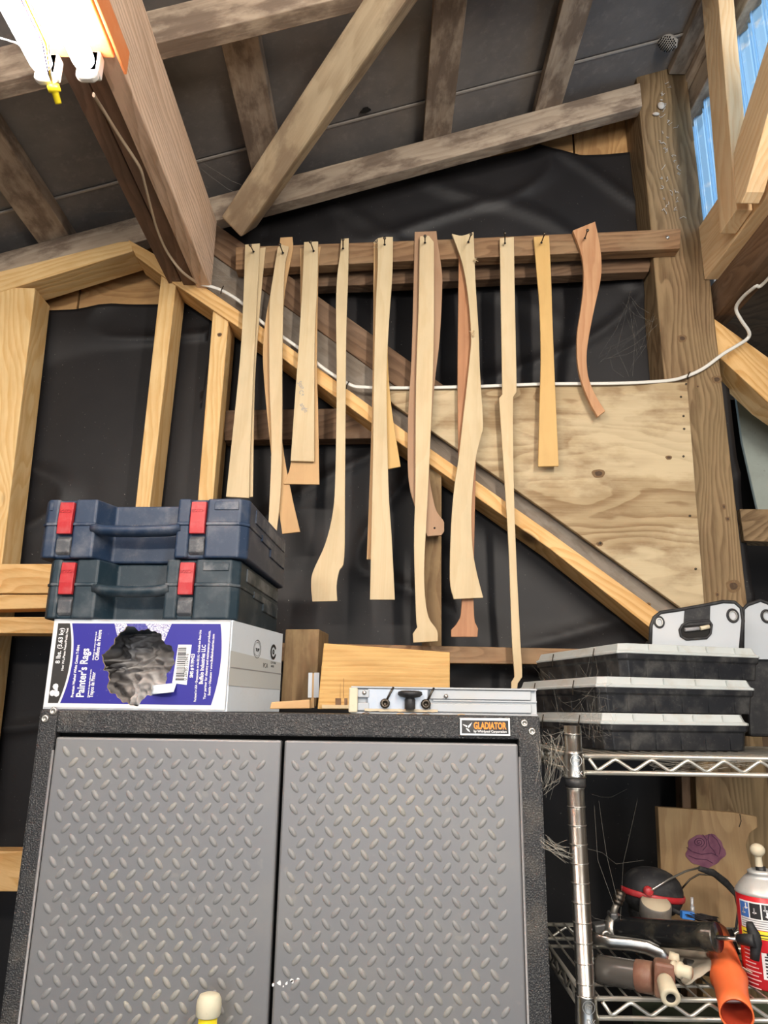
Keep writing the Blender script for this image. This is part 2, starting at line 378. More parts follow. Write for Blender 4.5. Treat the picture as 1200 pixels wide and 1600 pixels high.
# felt sheet with its sagging upper edge, real creases
edge_l = [P(x, y, 1.815) for x, y in ((-260,500),(55,487),(118,483),(175,474),(245,474),(330,470))]
edge_r = [P(x, y, 1.815) for x, y in ((560,240),(700,235),(728,242),(742,249),(790,238),(840,228),(868,234),(905,240),(950,239),(990,235),(1030,240))]
prof = [(v.x, v.z) for v in edge_l]+[(-.60, 3.04), (-.47, 3.16)]+[(v.x, v.z) for v in edge_r]+[(1.0, 3.42), (2.2, 3.42)]
def topz(x):
    for (a, za), (b, zb) in zip(prof, prof[1:]):
        if a <= x <= b: return za+(zb-za)*(x-a)/(b-a+1e-9)
    return prof[0][1] if x < prof[0][0] else prof[-1][1]
def felt(u, v):
    x = -1.7+u*2.62; zt = topz(x); z = .2+(zt-.2)*v
    q = mnoise.noise(Vector((x*1.4+z*.5, z*3.2-x*1.3, 1.3)))
    rid = max(0, 1-abs(q)*7)**2
    d = mnoise.noise(Vector((x*2, z*2, 4)))*.008 + rid*.012 + mnoise.noise(Vector((x*7, z*5, 9)))*.0025
    if z > 2.85 and x > -.35:
        k = min(1, (z-2.85)*6); e_ = z+x*.55-.0; d += k*(.010*max(0, 1-abs(math.sin(11*e_+mnoise.noise(Vector((x*2, z*2, 7)))*1.6))*2.2)-.006*math.sin(7*e_))
    return (x, 1.818+-max(-.012, min(.016, d)), z)
build('black_felt', MB().grid(felt, 240, 260), FELT, wall, 'black felt sheet with wavy torn upper edge', gdir=(1,0,0), solid=.002)

# left framing
wp('stud', [(-40,448),(55,450),(13,797),(-85,1600),(-160,1600)], 1.70, .089, PINE, 'wide pale stud at far left')
wp('stud', [(252,428),(275,445),(233,800),(155,1600),(125,1600),(211,795)], 1.705, .089, PINE)
wp('stud', [(333,480),(357,500),(332,790),(290,1600),(265,1600),(309,780)], 1.705, .089, PINE, bevel=.002)
wp('top_plate', [(-160,470),(-160,440),(0,424),(186,378),(205,376),(208,392),(0,456)], 1.698, .089, PINE, 'rising new pine top plate left of the light beam')
wp('diagonal_brace', [(200,374),(262,408),(400,504),(638,677),(860,832),(1100,1008),(1078,1030),(860,858),(583,663),(400,530),(250,428),(212,400)], 1.697, .089, PINE2, 'long new yellow pine diagonal brace')
wp('header_board', [(-200,881),(85,881),(85,927),(-200,927)], 1.63, .06, PINE2, 'yellow horizontal board beside the navy cases')
wp('header_board', [(-200,929),(85,929),(85,950),(-200,957)], 1.634, .055, PINE2)
wp('header_board', [(-200,964),(120,964),(120,990),(-200,988)], 1.63, .07, PINE2)
wp('cross_rail', [(-160,1330),(120,1330),(120,1394),(-160,1392)], 1.62, .05, PINE2, 'yellow horizontal rail low beside the cabinet')
# weathered braces behind the templates
wp('diagonal_brace', [(322,340),(342,353),(496,462),(688,598),(760,650),(700,664),(617,602),(406,449),(322,390)], 1.722, .038, BROWN, 'dark brown diagonal board behind the templates')
wp('diagonal_brace', [(322,389),(406,447),(617,600),(860,800),(1100,975),(1085,1000),(860,834),(638,679),(400,506),(322,450)], 1.728, .038, GREYW, 'grey weathered diagonal board above the yellow brace')
wp('blocking', [(350,641),(640,636),(640,684),(350,688)], 1.76, .045, BROWN, 'short brown blocking between studs')
wp('stud', [(662,700),(690,716),(690,1300),(662,1300)], 1.72, .08, BLOCK)
wp('bottom_rail', [(430,1004),(1010,1016),(1010,1040),(430,1033)], 1.71, .04, RAILW, 'brown horizontal rail above the cabinet')
wp('plywood_panel', [(600,604),(1074,597),(1106,1010),(1090,976),(1062,948),(860,803),(614,631),(606,622)], 1.700, .013, PLY, 'stained plywood panel with knots beside the post', gdir=(1,0,0))
# post
build('post', MB().box((.783, 1.79, 1.826), (.146, .140, 3.652)), POSTW, wall, 'square brown timber post', .004)
wp('backing_board', [(345,405),(1022,385),(1014,424),(600,444),(345,452)], 1.745, .038, BROWN, 'dark board behind the template rail')
# nails in the plywood
for (x, y) in [(672,617),(744,614),(1072,600),(1064,620),(1068,650),(1069,670),(1068,713),(1078,806),(1087,889),(938,848),(1095,946)]:
    p = P(x, y, 1.699); build('nail_head', MB().lathe(p+Vector((0,-.0006,0)), (0,1,0), [(0,0),(.0028,0),(.003,.003)], 8), STEEL, wall)
# lower right of the wall, seen under the wire shelf
wp('stud', [(1064,1180),(1086,1180),(1100,1600),(1076,1600)], 1.70, .038, BROWN)
wp('stud', [(1086,1180),(1107,1180),(1121,1600),(1100,1600)], 1.67, .07, BLOCK)
for a, b in (((1108,1150),(1164,1150)),((1166,1150),(1230,1150)),((1232,1150),(1330,1150))):
    wp('plank', [a, b, (b[0]+30,1640), (a[0]+28,1640)], 1.735, .02, DARKPLY)
# bay right of the post
wp('diagonal_brace', [(1108,492),(1200,558),(1300,630),(1300,698),(1200,628),(1130,563),(1108,546)], 1.745, .085, PINE2, 'yellow diagonal brace right of the post')
wp('treated_rail', [(1150,468),(1320,500),(1320,545),(1150,494)], 2.05, .09, SHEATH, 'treated horizontal rail right of the post')
wp('painted_board', [(1142,560),(1330,560),(1345,800),(1185,800),(1160,690)], 1.96, .012, PALE, 'pale green painted board right of the post')
wp('short_rail', [(1156,795),(1300,797),(1300,850),(1163,845)], 1.80, .05, POSTW, 'short treated rail right of the post')
build('black_felt', MB().grid(lambda u, v: (.86+u*1.4, 2.14+.01*mnoise.noise(Vector((u*5, v*6, 2))), .2+v*2.6), 20, 30), FELT, wall, 'black felt beyond the post', solid=.002)

# ---- side wall (left) and roof
wl = build('wall_left', MB().box((-2.65, -.4, 1.4), (.05, 4.6, 2.8)), DARKPLY, kind='structure', label='dark plywood side wall')
ceil = thing('ceiling', 'sloping roof of dark sheets on weathered timbers', None, (0, 1.2, 3.3), kind='structure')
ux = Vector((1, 0, SL)).normalized(); un = Vector((-SL, 0, 1)).normalized()
def slope_box(name, x0, x1, y0, y1, o0, o1, m, label=None, bevel=.002, gdir=None, parent=None):
    pts = [Vector((x0, y0, roofz(x0, o0))), Vector((x1, y0, roofz(x1, o0))), Vector((x1, y0, roofz(x1, o1))), Vector((x0, y0, roofz(x0, o1)))]
    return build(name, MB().prism(pts, (0, y1-y0, 0)), m, parent or ceil, label, bevel, gdir=gdir)
for a, b in ((-2.7,-1.48),(-1.475,-.30),(-.295,.89)):
    slope_box('roof_sheet', a, b, 1.610, 1.9, .040, .052, ROOF, bevel=.001)
    for y0, y1 in ((.39,1.606),(-.83,.385),(-2.05,-.835)): slope_box('roof_sheet', a, b, y0, y1, .046, .058, ROOF, bevel=.001)
slope_box('seam_strip', -2.6, .89, 1.603, 1.6085, .037, .041, ROOFS, 'thin pale seam strip between roof sheets', bevel=0)
slope_box('leak_backing', -2.7, 1.05, -2.05, 2.6, .064, .075, DARK, 'dark backing added above the sheets against sky leaks', bevel=0)  # added layer that stops sky light leaking through the sheet joints
for xc in (-1.55, -1.22, -.888, -.56, -.325, .132, .446):
    w = .078
    slope_box('purlin', xc-w/2, xc+w/2, -2.0, 1.85, 0, .038, WEATH, gdir=(0,1,0))
slope_box('gable_rafter', -2.4, .71, 1.700, 1.740, -.080, 0, WEATH, 'weathered stained rafter along the back wall')
slope_box('cross_rafter', -2.4, .80, 1.150, 1.190, -.089, -.001, WEATH, 'weathered rafter crossing nearer the camera')
slope_box('cross_rafter', -2.4, .80, -.3, -.26, -.089, -.001, WEATH)
# diagonal roof brace
A = Vector((-.392, 1.668, 3.07)); B = Vector((.02, 1.13, 3.225)); d = (B-A).normalized(); Bx = B+d*.75
side = d.cross(Vector((0,0,1))).normalized(); upv = side.cross(d)
M3 = Matrix((d, side, upv)).transposed()
# ---- heavy beams towards the camera
bm_ = thing('light_beam', 'heavy triple beam of rough brown planks running to the wall', 'beam', (-.5, 1.7, 2.89))
build('face_plank', MB().prism([(-.458,1.70,2.893),(-.458,1.70,3.095),(-.458,-2,3.095),(-.458,-2,2.893)], (-.037,0,0)), BEAMR, bm_, 'light rough sawn outer plank', .0025)
build('middle_plank', MB().prism([(-.4955,1.72,2.90),(-.4955,1.72,3.08),(-.4955,-2,3.08),(-.4955,-2,2.90)], (-.035,0,0)), BEAMD, bm_, 'dark brown plank', .002)
build('rear_plank', MB().prism([(-.537,1.72,2.91),(-.537,1.72,3.06),(-.537,-2,3.06),(-.537,-2,2.91)], (-.036,0,0)), BEAMD, bm_, 'dark brown plank', .002)
rb = [P(363,361,1.66), P(393,330,1.69), P(430,330,1.66)]
build('roof_brace', MB().box((A+Bx)/2, ((Bx-A).length, .070, .080), M3 @ Matrix.Rotation(R(38), 3, 'X')), BRACEW, ceil, 'stained slanting roof brace', .006)

# ---- right clerestory wall
wr = thing('wall_right', 'upper side wall of translucent corrugated sheet and new studs', None, (.87, 1, 3.1), kind='structure')
def rp(name, px, X, t, m, label=None, bevel=.002): return build(name, MB().prism([PXp(x, y, X) for x, y in px], (t, 0, 0)), m, wr, label, bevel)
build('sill_plate', MB().prism([(.838,1.716,2.952),(.838,1.716,3.112),(.838,-2,3.112),(.838,-2,2.952)], (.036,0,0)), PINE3, wr, 'new yellow sill plate', .002)
build('lower_beam', MB().prism([(.872,1.80,2.862),(.872,1.80,2.958),(.872,-2,2.958),(.872,-2,2.862)], (.05,0,0)), BROWN, wr, 'dark brown beam under the sill', .003)
build('upper_beam', MB().prism([(.85,1.86,3.60),(.85,1.86,3.72),(.85,-2,3.72),(.85,-2,3.60)], (.04,0,0)), WEATH, wr, 'weathered top beam', .003)
build('upper_beam', MB().prism([(.868,1.86,3.525),(.868,1.86,3.598),(.868,-2,3.598),(.868,-2,3.525)], (.04,0,0)), WEATH, wr, 'lower weathered top beam', .003)
build('blocking', MB().prism([(.80,1.716,3.62),(.85,1.716,3.62),(.85,1.716,3.70),(.80,1.716,3.69)], (0,-3.6,0)), WEATH, wr, None, .003)
XS = .797
A1 = PXp(1125,365,XS); D1 = PXp(1150,328,XS)
build('hanging_stud', MB().prism([A1, D1, PXp(1116,-80,XS), PXp(1090,-80,XS)], (.038,0,0)), PINE3, wr, 'new pine stud with cut lower end', .0015)
rp('slanted_brace', [(1146,240),(1157,200),(1200,62),(1240,-70),(1285,-70),(1200,177),(1166,300),(1158,318),(1149,318)], .785, .04, PINE3, 'slanting new pine brace')
# corrugated sheets
def corr(y0, y1):
    mb = MB(); n = int((y1-y0)/.0085)
    def off(y):
        t = (y/.068) % 1
        return .012 if t < .22 else (.012*(1-(t-.22)/.1) if t < .32 else (0 if t < .9 else .012*(t-.9)/.1)) + (.004 if .55 < t < .66 else 0)
    return mb.grid(lambda u, v: (.905-off(y0+(y1-y0)*u), y0+(y1-y0)*u, 3.08+v*.62), n, 2, sm=False)
PANELW = glass_panel(); PANELW.name = 'rib_highlight_sheet'  # whiter copy of the sheet; rib highlights are put into its colour
for n_ in PANELW.node_tree.nodes:
    if n_.type == 'MIX' and n_.data_type == 'RGBA': n_.inputs[6].default_value = (.85,.94,1,1); n_.inputs[7].default_value = (1,1,1,1)
for y0, y1 in ((1.15,1.82),(.48,1.16),(-.2,.49),(-.9,-.19),(-1.9,-.89)): 
    cs_ = build('corrugated_sheet', corr(y0, y1), PANEL, wr); mb = MB()
    k0 = math.ceil(y0/.034)
    while k0*.034 < y1-.01:
        mb.box((.8905 if k0 % 2 == 0 else .8995, k0*.034+(.008 if k0 % 2 == 0 else .004), 3.39), (.002, .009 if k0 % 2 == 0 else .004, .60)); k0 += 1
    build('highlight_ridges', mb, PANELW, cs_)

lean = thing('trim_1', 'lean-to roof and walls added right of the post to block sun', None, (2, 0, 2.8), kind='structure')  # added to keep the sun off everything below the clerestory
build('sun_block_roof', MB().prism([(.91,-2.6,2.96),(3.2,-2.6,2.35),(3.2,2.6,2.35),(.91,2.6,2.96)], (0,0,.04)), DARKPLY, lean)
build('sun_block_wall', MB().box((3.2, 0, 1.2), (.05, 5.2, 2.4)), DARKPLY, lean)
build('sun_block_wall', MB().box((2.05, 2.55, 1.3), (2.4, .05, 2.7)), DARKPLY, lean)

# ================================================================ HANGING RAIL AND TEMPLATES
rail = thing('peg_rail', 'brown wooden rail holding the hanging templates by nails', 'rail', (.2, 1.70, 3.0))
build('rail_board', MB().prism([P(x, y, 1.682) for x, y in ((368,386),(690,374),(1064,357),(1063,388),(690,405),(368,421))], (0,.037,0)), RAILW, rail, bevel=.002)
p = P(1043,371,1.681); build('screw', MB().lathe(p, (0,1,0), [(0,-.002),(.002,-.002),(.0055,0),(.005,.003)], 12), ZINC, rail)
TY = 1.672
def soften(px):   # round the gentle bends of a traced outline, keep its real corners
    n = len(px); out = []
    def turn(i):
        a, b, c = (Vector(px[(i+k) % n]) for k in (-1, 0, 1)); return abs((b-a).angle(c-b, 0))
    sharp = [turn(i) > R(38) for i in range(n)]
    for i in range(n):
        p0, p1, p2, p3 = (Vector(px[(i+k) % n]) for k in (-1, 0, 1, 2))
        if sharp[i]: p0 = p1-(p2-p1)*.6
        if sharp[(i+1) % n]: p3 = p2+(p2-p1)*.6
        out.append(tuple(p1))
        if (p2-p1).length > 14 and not (sharp[i] and sharp[(i+1) % n]):
            for t in (.25, .5, .75): out.append(tuple(.5*((2*p1)+(p2-p0)*t+(2*p0-5*p1+4*p2-p3)*t*t+(-p0+3*p1-3*p2+p3)*t**3)))
    return out
def template(label, px, m, Y=TY, th=.006, hole=None, chip=None):
    pts = [P(x, y, Y) for x, y in soften(px)]
    o = build('template', MB().prism(pts, (0, th, 0), 0), m, None, label, .0006, 1, cat='template', group=None, origin=pts[0], gdir=(0.03,0,1))
    return o
T = template
# behind first
T('pale straight template hanging directly behind the leftmost front one', [(392,390),(415,386),(407,470),(398,600),(395,776),(375,778)], TMP[1], 1.676, .005)
T('leftmost front template, long pale board widening to its square foot', [(383,382),(406,380),(404,420),(397,560),(391,700),(389,778),(353,776),(361,700),(375,560),(380,470)], TMP[0], 1.664)
T('tan template crossing behind the bowed pale one, slanted square foot', [(438,371),(457,370),(457,392),(446,450),(440,520),(437,600),(441,690),(455,770),(469,831),(441,834),(425,720),(413,600),(411,540),(418,480),(432,420)], TMP[2], 1.676, .006)
T('bowed pale template second from the left, foot tapering behind navy cases', [(434,386),(440,382),(451,385),(450,392),(444,430),(441,560),(441,650),(439,760),(430,850),(418,850),(424,700),(421,600),(421,480),(427,430)], TMP[1], 1.662)
T('short tan template, third layer behind the inscribed one', [(469,388),(501,385),(497,430),(495,612),(470,612)], TMP[2], 1.680, .004)
T('tan flared template behind the inscribed one, lower foot showing', [(474,392),(498,392),(495,560),(497,640),(499,757),(443,756),(455,720),(466,600)], TMP[2], 1.671, .006)
insc = T('pale template with faint pencil writing and square foot', [(475,378),(497,377),(496,440),(492,520),(491,640),(491,721),(454,720),(461,620),(468,520),(473,430)], TMP[0], 1.660)
T('slender single template ending in a bulging gunstock-like foot', [(533,373),(545,372),(544,430),(541,520),(540,640),(539,760),(538,870),(530,892),(526,915),(527,939),(488,940),(486,915),(489,893),(508,850),(520,800),(524,740),(526,600),(525,480),(527,430),(531,400)], TMP[0], 1.666)
T('tan flared template leaning right behind the whitish straight one', [(596,380),(612,376),(608,480),(606,560),(612,640),(626,729),(605,733),(600,640),(597,500)], TMP[4], 1.672, .005)
T('narrow tan template, its foot peeking left behind the whitish one', [(584,380),(600,380),(600,600),(592,740),(580,874),(573,874),(578,740),(582,600)], TMP[2], 1.679, .005)
T('whitish straight template widening to a square foot, splintered top', [(590,372),(600,370),(614,370),(613,430),(608,500),(604,600),(607,760),(612,840),(617,937),(578,937),(581,800),(583,700),(584,600),(587,480),(590,420)], TMP[0], 1.658)
T('broad brown template bulging right with a drilled square lug', [(648,362),(682,361),(683,372),(690,420),(691,450),(687,530),(679,600),(673,680),(671,740),(677,780),(683,800),(692,812),(694,816),(694,830),(690,836),(668,838),(660,820),(648,790),(640,760),(637,720),(638,640),(643,560),(646,450)], TMP[6], 1.676, .009)
T('long golden template with clipped top corner and flared pad foot', [(656,369),(670,368),(678,378),(678,500),(676,600),(671,720),(666,820),(663,880),(664,930),(670,965),(683,985),(684,1002),(646,1004),(645,990),(652,980),(650,960),(647,850),(649,760),(650,600),(654,480)], TMP[1], 1.662, .008)
T('red-brown template behind the curvy whitish one, chipped pad foot', [(717,380),(735,380),(742,480),(746,600),(744,700),(742,800),(740,900),(740,940),(742,972),(747,982),(746,995),(705,995),(705,984),(715,972),(721,950),(722,860),(717,740),(715,600),(716,480)], TMP[3], 1.678, .007)
T('curvy whitish template with waisted neck and broad slanted foot', [(706,365),(722,368),(740,362),(743,440),(748,520),(750,580),(755,662),(752,680),(743,720),(737,790),(738,850),(744,890),(755,934),(709,936),(703,905),(705,820),(710,760),(716,720),(724,650),(734,560),(736,520),(731,460),(722,410)], TMP[0], 1.662, .007)
T('longest template, narrow notched strip reaching the cabinet top', [(781,372),(803,370),(804,440),(806,540),(807,613),(802,620),(802,700),(804,800),(808,900),(813,1000),(816,1058),(809,1068),(808,1077),(799,1077),(799,1066),(804,1058),(800,1000),(795,860),(789,760),(781,640),(780,622),(785,616),(783,500)], TMP[1], 1.668)
T('short golden template with plain tapered sides and square foot', [(834,370),(858,368),(861,430),(864,520),(869,640),(873,728),(841,729),(843,640),(845,560),(843,480),(839,430)], TMP[4], 1.668)
T('reddish S-shaped template at the right end of the rail', [(895,360),(930,346),(937,380),(940,410),(938,440),(927,490),(918,540),(917,570),(921,595),(932,620),(946,642),(934,651),(920,625),(907,590),(902,560),(902,520),(908,480),(912,440),(909,400)], TMP[5], 1.668, .010)
# nails with their holes
for (x, y, dx, dy) in [(391,383,5,10),(437,382,5,13),(485,378,5,14),(536,374,0,14),(601,372,0,10),(664,369,0,10),(736,366,-4,12),(789,364,0,16),(851,365,-5,14),(918,360,-4,12)]:
    a = P(x, y, 1.600); b = P(x+dx, y+dy, 1.664); c = b+(b-a)*.35
    build('nail', MB().tube([a, b, c], .0016, 8).lathe(a, (a-b), [(0,.001),(.0038,.001),(.004,0),(0,-.001)], 10), STEEL, rail)
    build('nail_hole', MB().lathe(P(x+dx, y+dy, 1.6566), (0,1,0), [(0,0),(.0030,0),(.0030,.0008)], 10), DARK, rail)

# pencil writing on the inscribed template
mk = ORG[insc.name]
for i, (px, py, s_) in enumerate([(464,598,'Stan'),(466,612,'C+'),(468,632,'angle')]):
    text(s_, P(px, py, 1.6594), (.55, 0, -.83), (.83, 0, .55), .016, INKG, insc, sx=.8, ext=.00005)

# ================================================================ CABINET
cx0, cx1, cy0, cy1, ct = -.521, .243, 1.170, 1.63, 1.834
cab = thing('storage_cabinet', 'tall black framed cabinet with grey tread-plate double doors', 'cabinet', ((cx0+cx1)/2, 1.4, 0))
fr = MB(); sw_ = .030
fr.box(((cx0+cx1)/2, (cy0+cy1)/2+.01, ct-.002), (cx1-cx0, cy1-cy0-.02, .004))
fr.box((cx0+.002, (cy0+cy1)/2, ct/2), (.004, cy1-cy0, ct-.002)); fr.box((cx1-.002, (cy0+cy1)/2, ct/2), (.004, cy1-cy0, ct-.002))
fr.box(((cx0+cx1)/2, cy1-.002, ct/2), (cx1-cx0-.01, .004, ct-.01))
fr.box(((cx0+cx1)/2, (cy0+cy1)/2+.01, .05), (cx1-cx0-.01, cy1-cy0-.03, .1))
build('carcass', fr, BLACKP, cab)
build('top_rail', MB().box(((cx0+cx1)/2, cy0+.011, ct-.017), (cx1-cx0-.052, .022, .034)), BLACKP, cab, bevel=.003)
build('side_stile', MB().box((cx0+.0135, cy0+.010, ct/2), (.027, .022, ct)), BLACKP, cab, bevel=.003)
build('side_stile', MB().box((cx1-.0165, cy0+.010, ct/2), (.033, .022, ct)), BLACKP, cab, bevel=.003)
build('inner_shadow_gap', MB().box(((cx0+cx1)/2, cy0+.03, .95), (cx1-cx0-.02, .004, 1.72)), DARK, cab)
dz1 = 1.794
def door(x0, x1, flip):
    d = build('door', MB().box(((x0+x1)/2, cy0+.008, (dz1+.08)/2), (x1-x0, .018, dz1-.08)), DOORM, cab, bevel=.003)
    mb = MB(); w = x1-x0; nx = 12; px_ = (w-.034)/(nx-.0); rows = int((dz1-.13)/.0153)
    for j in range(rows):
        z = dz1-.021-j*.0153
        back = (j % 2 == 0) != flip
        for i in range(nx):
            x = x0+.014+px_*(i+(.0 if (j % 2 == 0) != flip else .5)) + .004
            ang = R(-52) if back else R(48)
            n = (mnoise.noise(Vector((x*30, z*30, 0))))*.12
            M = Matrix.Rotation(math.pi/2, 3, 'X') @ Matrix.Rotation(ang+n*.5, 3, 'Z')
            mb.ell((x, cy0-.0008, z), (.0096, .0043, .0024), M, 10, 3, half=True)
    build('tread_relief', mb, DOORB, d, kind='stuff')
    return d
d1 = door(-.4925, -.1505, False); d2 = door(-.1455, .2085, True)
for x in (.2105, -.4945):
    build('hinge_strip', MB().tube([(x, cy0-.001, 1.775), (x, cy0-.001, .1)], .0022, 8), DOORM, cab)
for (x, y) in [(84,1111),(71,1123),(819,1130),(831,1143)]:
    p = P(x, y, cy0); mb = MB().lathe(p+Vector((0,.001,0)), (0,-1,0), [(.0062,0),(.0062,.002),(.0052,.0042),(.0030,.0046),(.0028,.0022),(0,.0022)], 16)
    build('bolt', mb, ZINC, cab)
bp = P(757.5,1136,cy0); bw, bh = .078, .0265
bd = build('brand_badge', MB().box(bp+Vector((0,-.0015,0)), (bw, .003, bh)), CHROME, cab, 'small framed badge with orange lettering', .001)
build('badge_field', MB().box(bp+Vector((0,-.0031,0)), (bw-.007, .001, bh-.007)), BLK, bd)
text('GLADIATOR', bp+Vector((-.0175,-.0038,-.0025)), (1,0,0), (0,0,1), .0135, INKO, bd, bold=.0005, fit=.050)
text('by Whirlpool Corporation', bp+Vector((-.0175,-.0038,-.0078)), (1,0,0), (0,0,1), .0050, INKW, bd, bold=.0001, fit=.050)
mb = MB(); c = bp+Vector((-.0265,-.0037,0))
for pts in (((-.008,.004),(-.001,.002),(-.001,-.001),(-.006,.002)), ((0,.001),(.007,.007),(.004,.001),(.001,-.002)), ((-.003,-.002),(.001,-.003),(.004,-.008),(.0,-.006))):
    mb.prism([c+Vector((x, 0, z)) for x, z in pts], (0,.0006,0))
build('emblem', mb, INKW, bd)
# pale scuff of chipped paint on the door
mb = MB()
for i in range(7):
    a = P(430+i*6+random.uniform(-3,3), 1543-i*2+random.uniform(-6,6), cy0-.0008); r_ = random.uniform(.0015,.0035)
    mb.prism([a+Vector((r_*math.cos(t)*random.uniform(.4,1.4), 0, r_*math.sin(t)*random.uniform(.4,1.4))) for t in [k*math.pi/3 for k in range(6)]], (0,-.0006,0))
build('plaster_smear', mb, INKW, d2, kind='stuff')

# pole with a white rubber tip leaning before the doors
pole = thing('tipped_pole', 'yellow pole with white rubber tip standing before the left door', 'pole', tuple(P(325,2000,1.10).xy)+(0,))
tp = P(328,1551,1.12); b0 = Vector((tp.x-.004, 1.05, 0)); dd = (tp-b0).normalized()
build('shaft', MB().tube([b0, tp-dd*.012], .0125, 16), YEL, pole, 'yellow shaft')
build('rubber_tip', MB().lathe(tp, dd, [(.0150,-.027),(.0162,-.025),(.0168,-.014),(.0160,-.008),(.0130,-.002),(.007,0),(0,.0003)], 24), dusty('cream_rubber', (.66,.62,.46), (.5,.45,.3), .3, .6), pole, 'cream white rubber tip')

# ================================================================ RAG CARTON
bz = 1.8345
FR = P(351,1107,1.172); FL = P(68,1100,1.20); BR = P(434,1108,1.385); FR.z = FL.z = BR.z = bz
BH = P(360,969,1.175).z-bz
box = thing('rag_carton', 'white and blue rag carton with a torn round hole', 'box', tuple(FR))
ex = (FR-FL); bwid = ex.length; ex.normalize(); ez = Vector((0,0,1)); en = ex.cross(ez)*1.0  # outward normal
if en.y > 0: en = -en
def bp_(u, v, n=0): return FL+ex*(u*bwid)+ez*(v*BH)+en*n
BL = FL+(BR-FR)
hc = (.505, .50)
def hole(t):
    r = .215*(1+.06*math.sin(3*t+1)+.05*math.sin(7*t)+.03*math.sin(13*t+2)+.02*math.sin(29*t))
    if 2.9 < t < 3.35: r *= 1.12
    return hc[0]+r*math.cos(t)*.86, hc[1]+r*math.sin(t)*BHr
BHr = bwid/BH*.93
def outer(t):
    c, s = math.cos(t), math.sin(t); k = 1e9
    if c > 1e-9: k = min(k, (1-hc[0])/c)
    if c < -1e-9: k = min(k, hc[0]/-c)
    if s > 1e-9: k = min(k, (1-hc[1])/s)
    if s < -1e-9: k = min(k, hc[1]/-s)
    return hc[0]+c*k, hc[1]+s*k
corner = [math.atan2(y-hc[1], x-hc[0]) % (2*math.pi) for x, y in ((1,1),(0,1),(0,0),(1,0))]
ts = sorted(set([2*math.pi*i/120 for i in range(120)]+corner))
def ringmesh(f_in, f_out, n=0, th=.003):
    mb = MB(); k = len(ts)
    for t in ts: mb.v += [bp_(*f_in(t), n), bp_(*f_out(t), n), bp_(*f_in(t), n-th), bp_(*f_out(t), n-th)]
    for i in range(k):
        a = 4*i; b = 4*((i+1) % k)
        mb.face((a, a+1, b+1, b)); mb.face((a+2, b+2, b+3, a+3)); mb.face((a, b, b+2, a+2), 1)
    return mb
def print_mat():
    m = mat('carton_print', (.7,.7,.7), .5); t = NT(m); v, (x, y, z) = t.attr()  # gc holds u,v here
    u, w = x, y
    blue = (.022,.018,.26); blk = (.03,.028,.026); white = (.72,.73,.74)
    arc = t.m('SUBTRACT', .132, t.m('MULTIPLY', t.m('POWER', t.m('ABSOLUTE', t.m('SUBTRACT', w, .55)), 2), .17))
    arc2 = t.m('SUBTRACT', .962, t.m('MULTIPLY', t.m('POWER', t.m('ABSOLUTE', t.m('SUBTRACT', w, .6)), 2), .13))
    inb = t.m('MULTIPLY', t.m('MULTIPLY', t.m('GREATER_THAN', w, .065), t.m('LESS_THAN', w, .955)), t.m('GREATER_THAN', u, .024))
    c = t.mix(t.m('GREATER_THAN', u, t.m('SUBTRACT', arc, .012)), blk, white)
    c = t.mix(t.m('MULTIPLY', t.m('GREATER_THAN', u, arc), t.m('LESS_THAN', u, arc2)), c, blue)
    # knit cotton picture above the hole
    kn = t.noise(t.scl(v, (90, 60, 1)), 1, 2)
    kcol = t.mix(t.ramp(kn, .4, .6), (.22,.22,.42), (.75,.75,.80))
    du = t.m('SUBTRACT', u, .51); k1 = t.m('MULTIPLY', t.m('GREATER_THAN', w, .66), t.m('LESS_THAN', t.m('ABSOLUTE', du), t.m('MULTIPLY', w, .17)))
    band = t.m('LESS_THAN', t.m('ABSOLUTE', t.m('SUBTRACT', t.m('SUBTRACT', u, .46), t.m('MULTIPLY', t.m('SUBTRACT', .98, w), .35))), .055)
    k1 = t.m('MULTIPLY', k1, t.m('SUBTRACT', 1, t.m('MULTIPLY', band, .9)))
    c = t.mix(k1, c, kcol)
    c = t.mix(inb, white, c)
    wear = t.ramp(t.noise(t.scl(v, (8, 5, 1)), 3, 6, .7), .62, .72)
    t.col(t.mix(t.m('MULTIPLY', wear, .22), c, (.45,.42,.40))); return m
fp = build('front_panel', ringmesh(hole, outer, 0, .003), [print_mat(), KRAFT], box, 'printed front panel, blue with white border')
at = fp.data.attributes['gc']; buf = []
for t in ts:
    for q in (hole(t), outer(t), hole(t), outer(t)): buf += [q[0], q[1], 0]
at.data.foreach_set('vector', buf)
mb = MB(); tn = -en*.003
mb.prism([FR+tn, FR+tn+ez*BH, BR+ez*BH, BR], (-(BR-FR).cross(ez)).normalized()*-.003)
build('side_panel', mb, CARTON, box, 'plain white carton end', .0008)
build('side_panel', MB().prism([FL+tn, FL+tn+ez*BH, BL+ez*BH, BL], ex*.003), CARTON, box)
build('back_panel', MB().prism([BL, BR, BR+ez*BH, BL+ez*BH], -en*-.003), CARTON, box)
build('lid_flap', MB().prism([FL+ez*BH, FR+ez*BH, BR+ez*BH, BL+ez*BH], (0,0,-.003)), CARTON, box)
build('base_flap', MB().prism([FL, FR, BR, BL], (0,0,.003)), CARTON, box)
es = (BR-FR).normalized(); sn = es.cross(ez); sn = sn if sn.x > 0 else -sn; slen = (BR-FR).length
def sp_(u, v, n=.0): return FR+es*(u*slen)+ez*(v*BH)+sn*(n+.0033)
build('flap_seam', MB().prism([sp_(.01,.475), sp_(.99,.475), sp_(.99,.485), sp_(.01,.485)], sn*.0012), INKG, box)
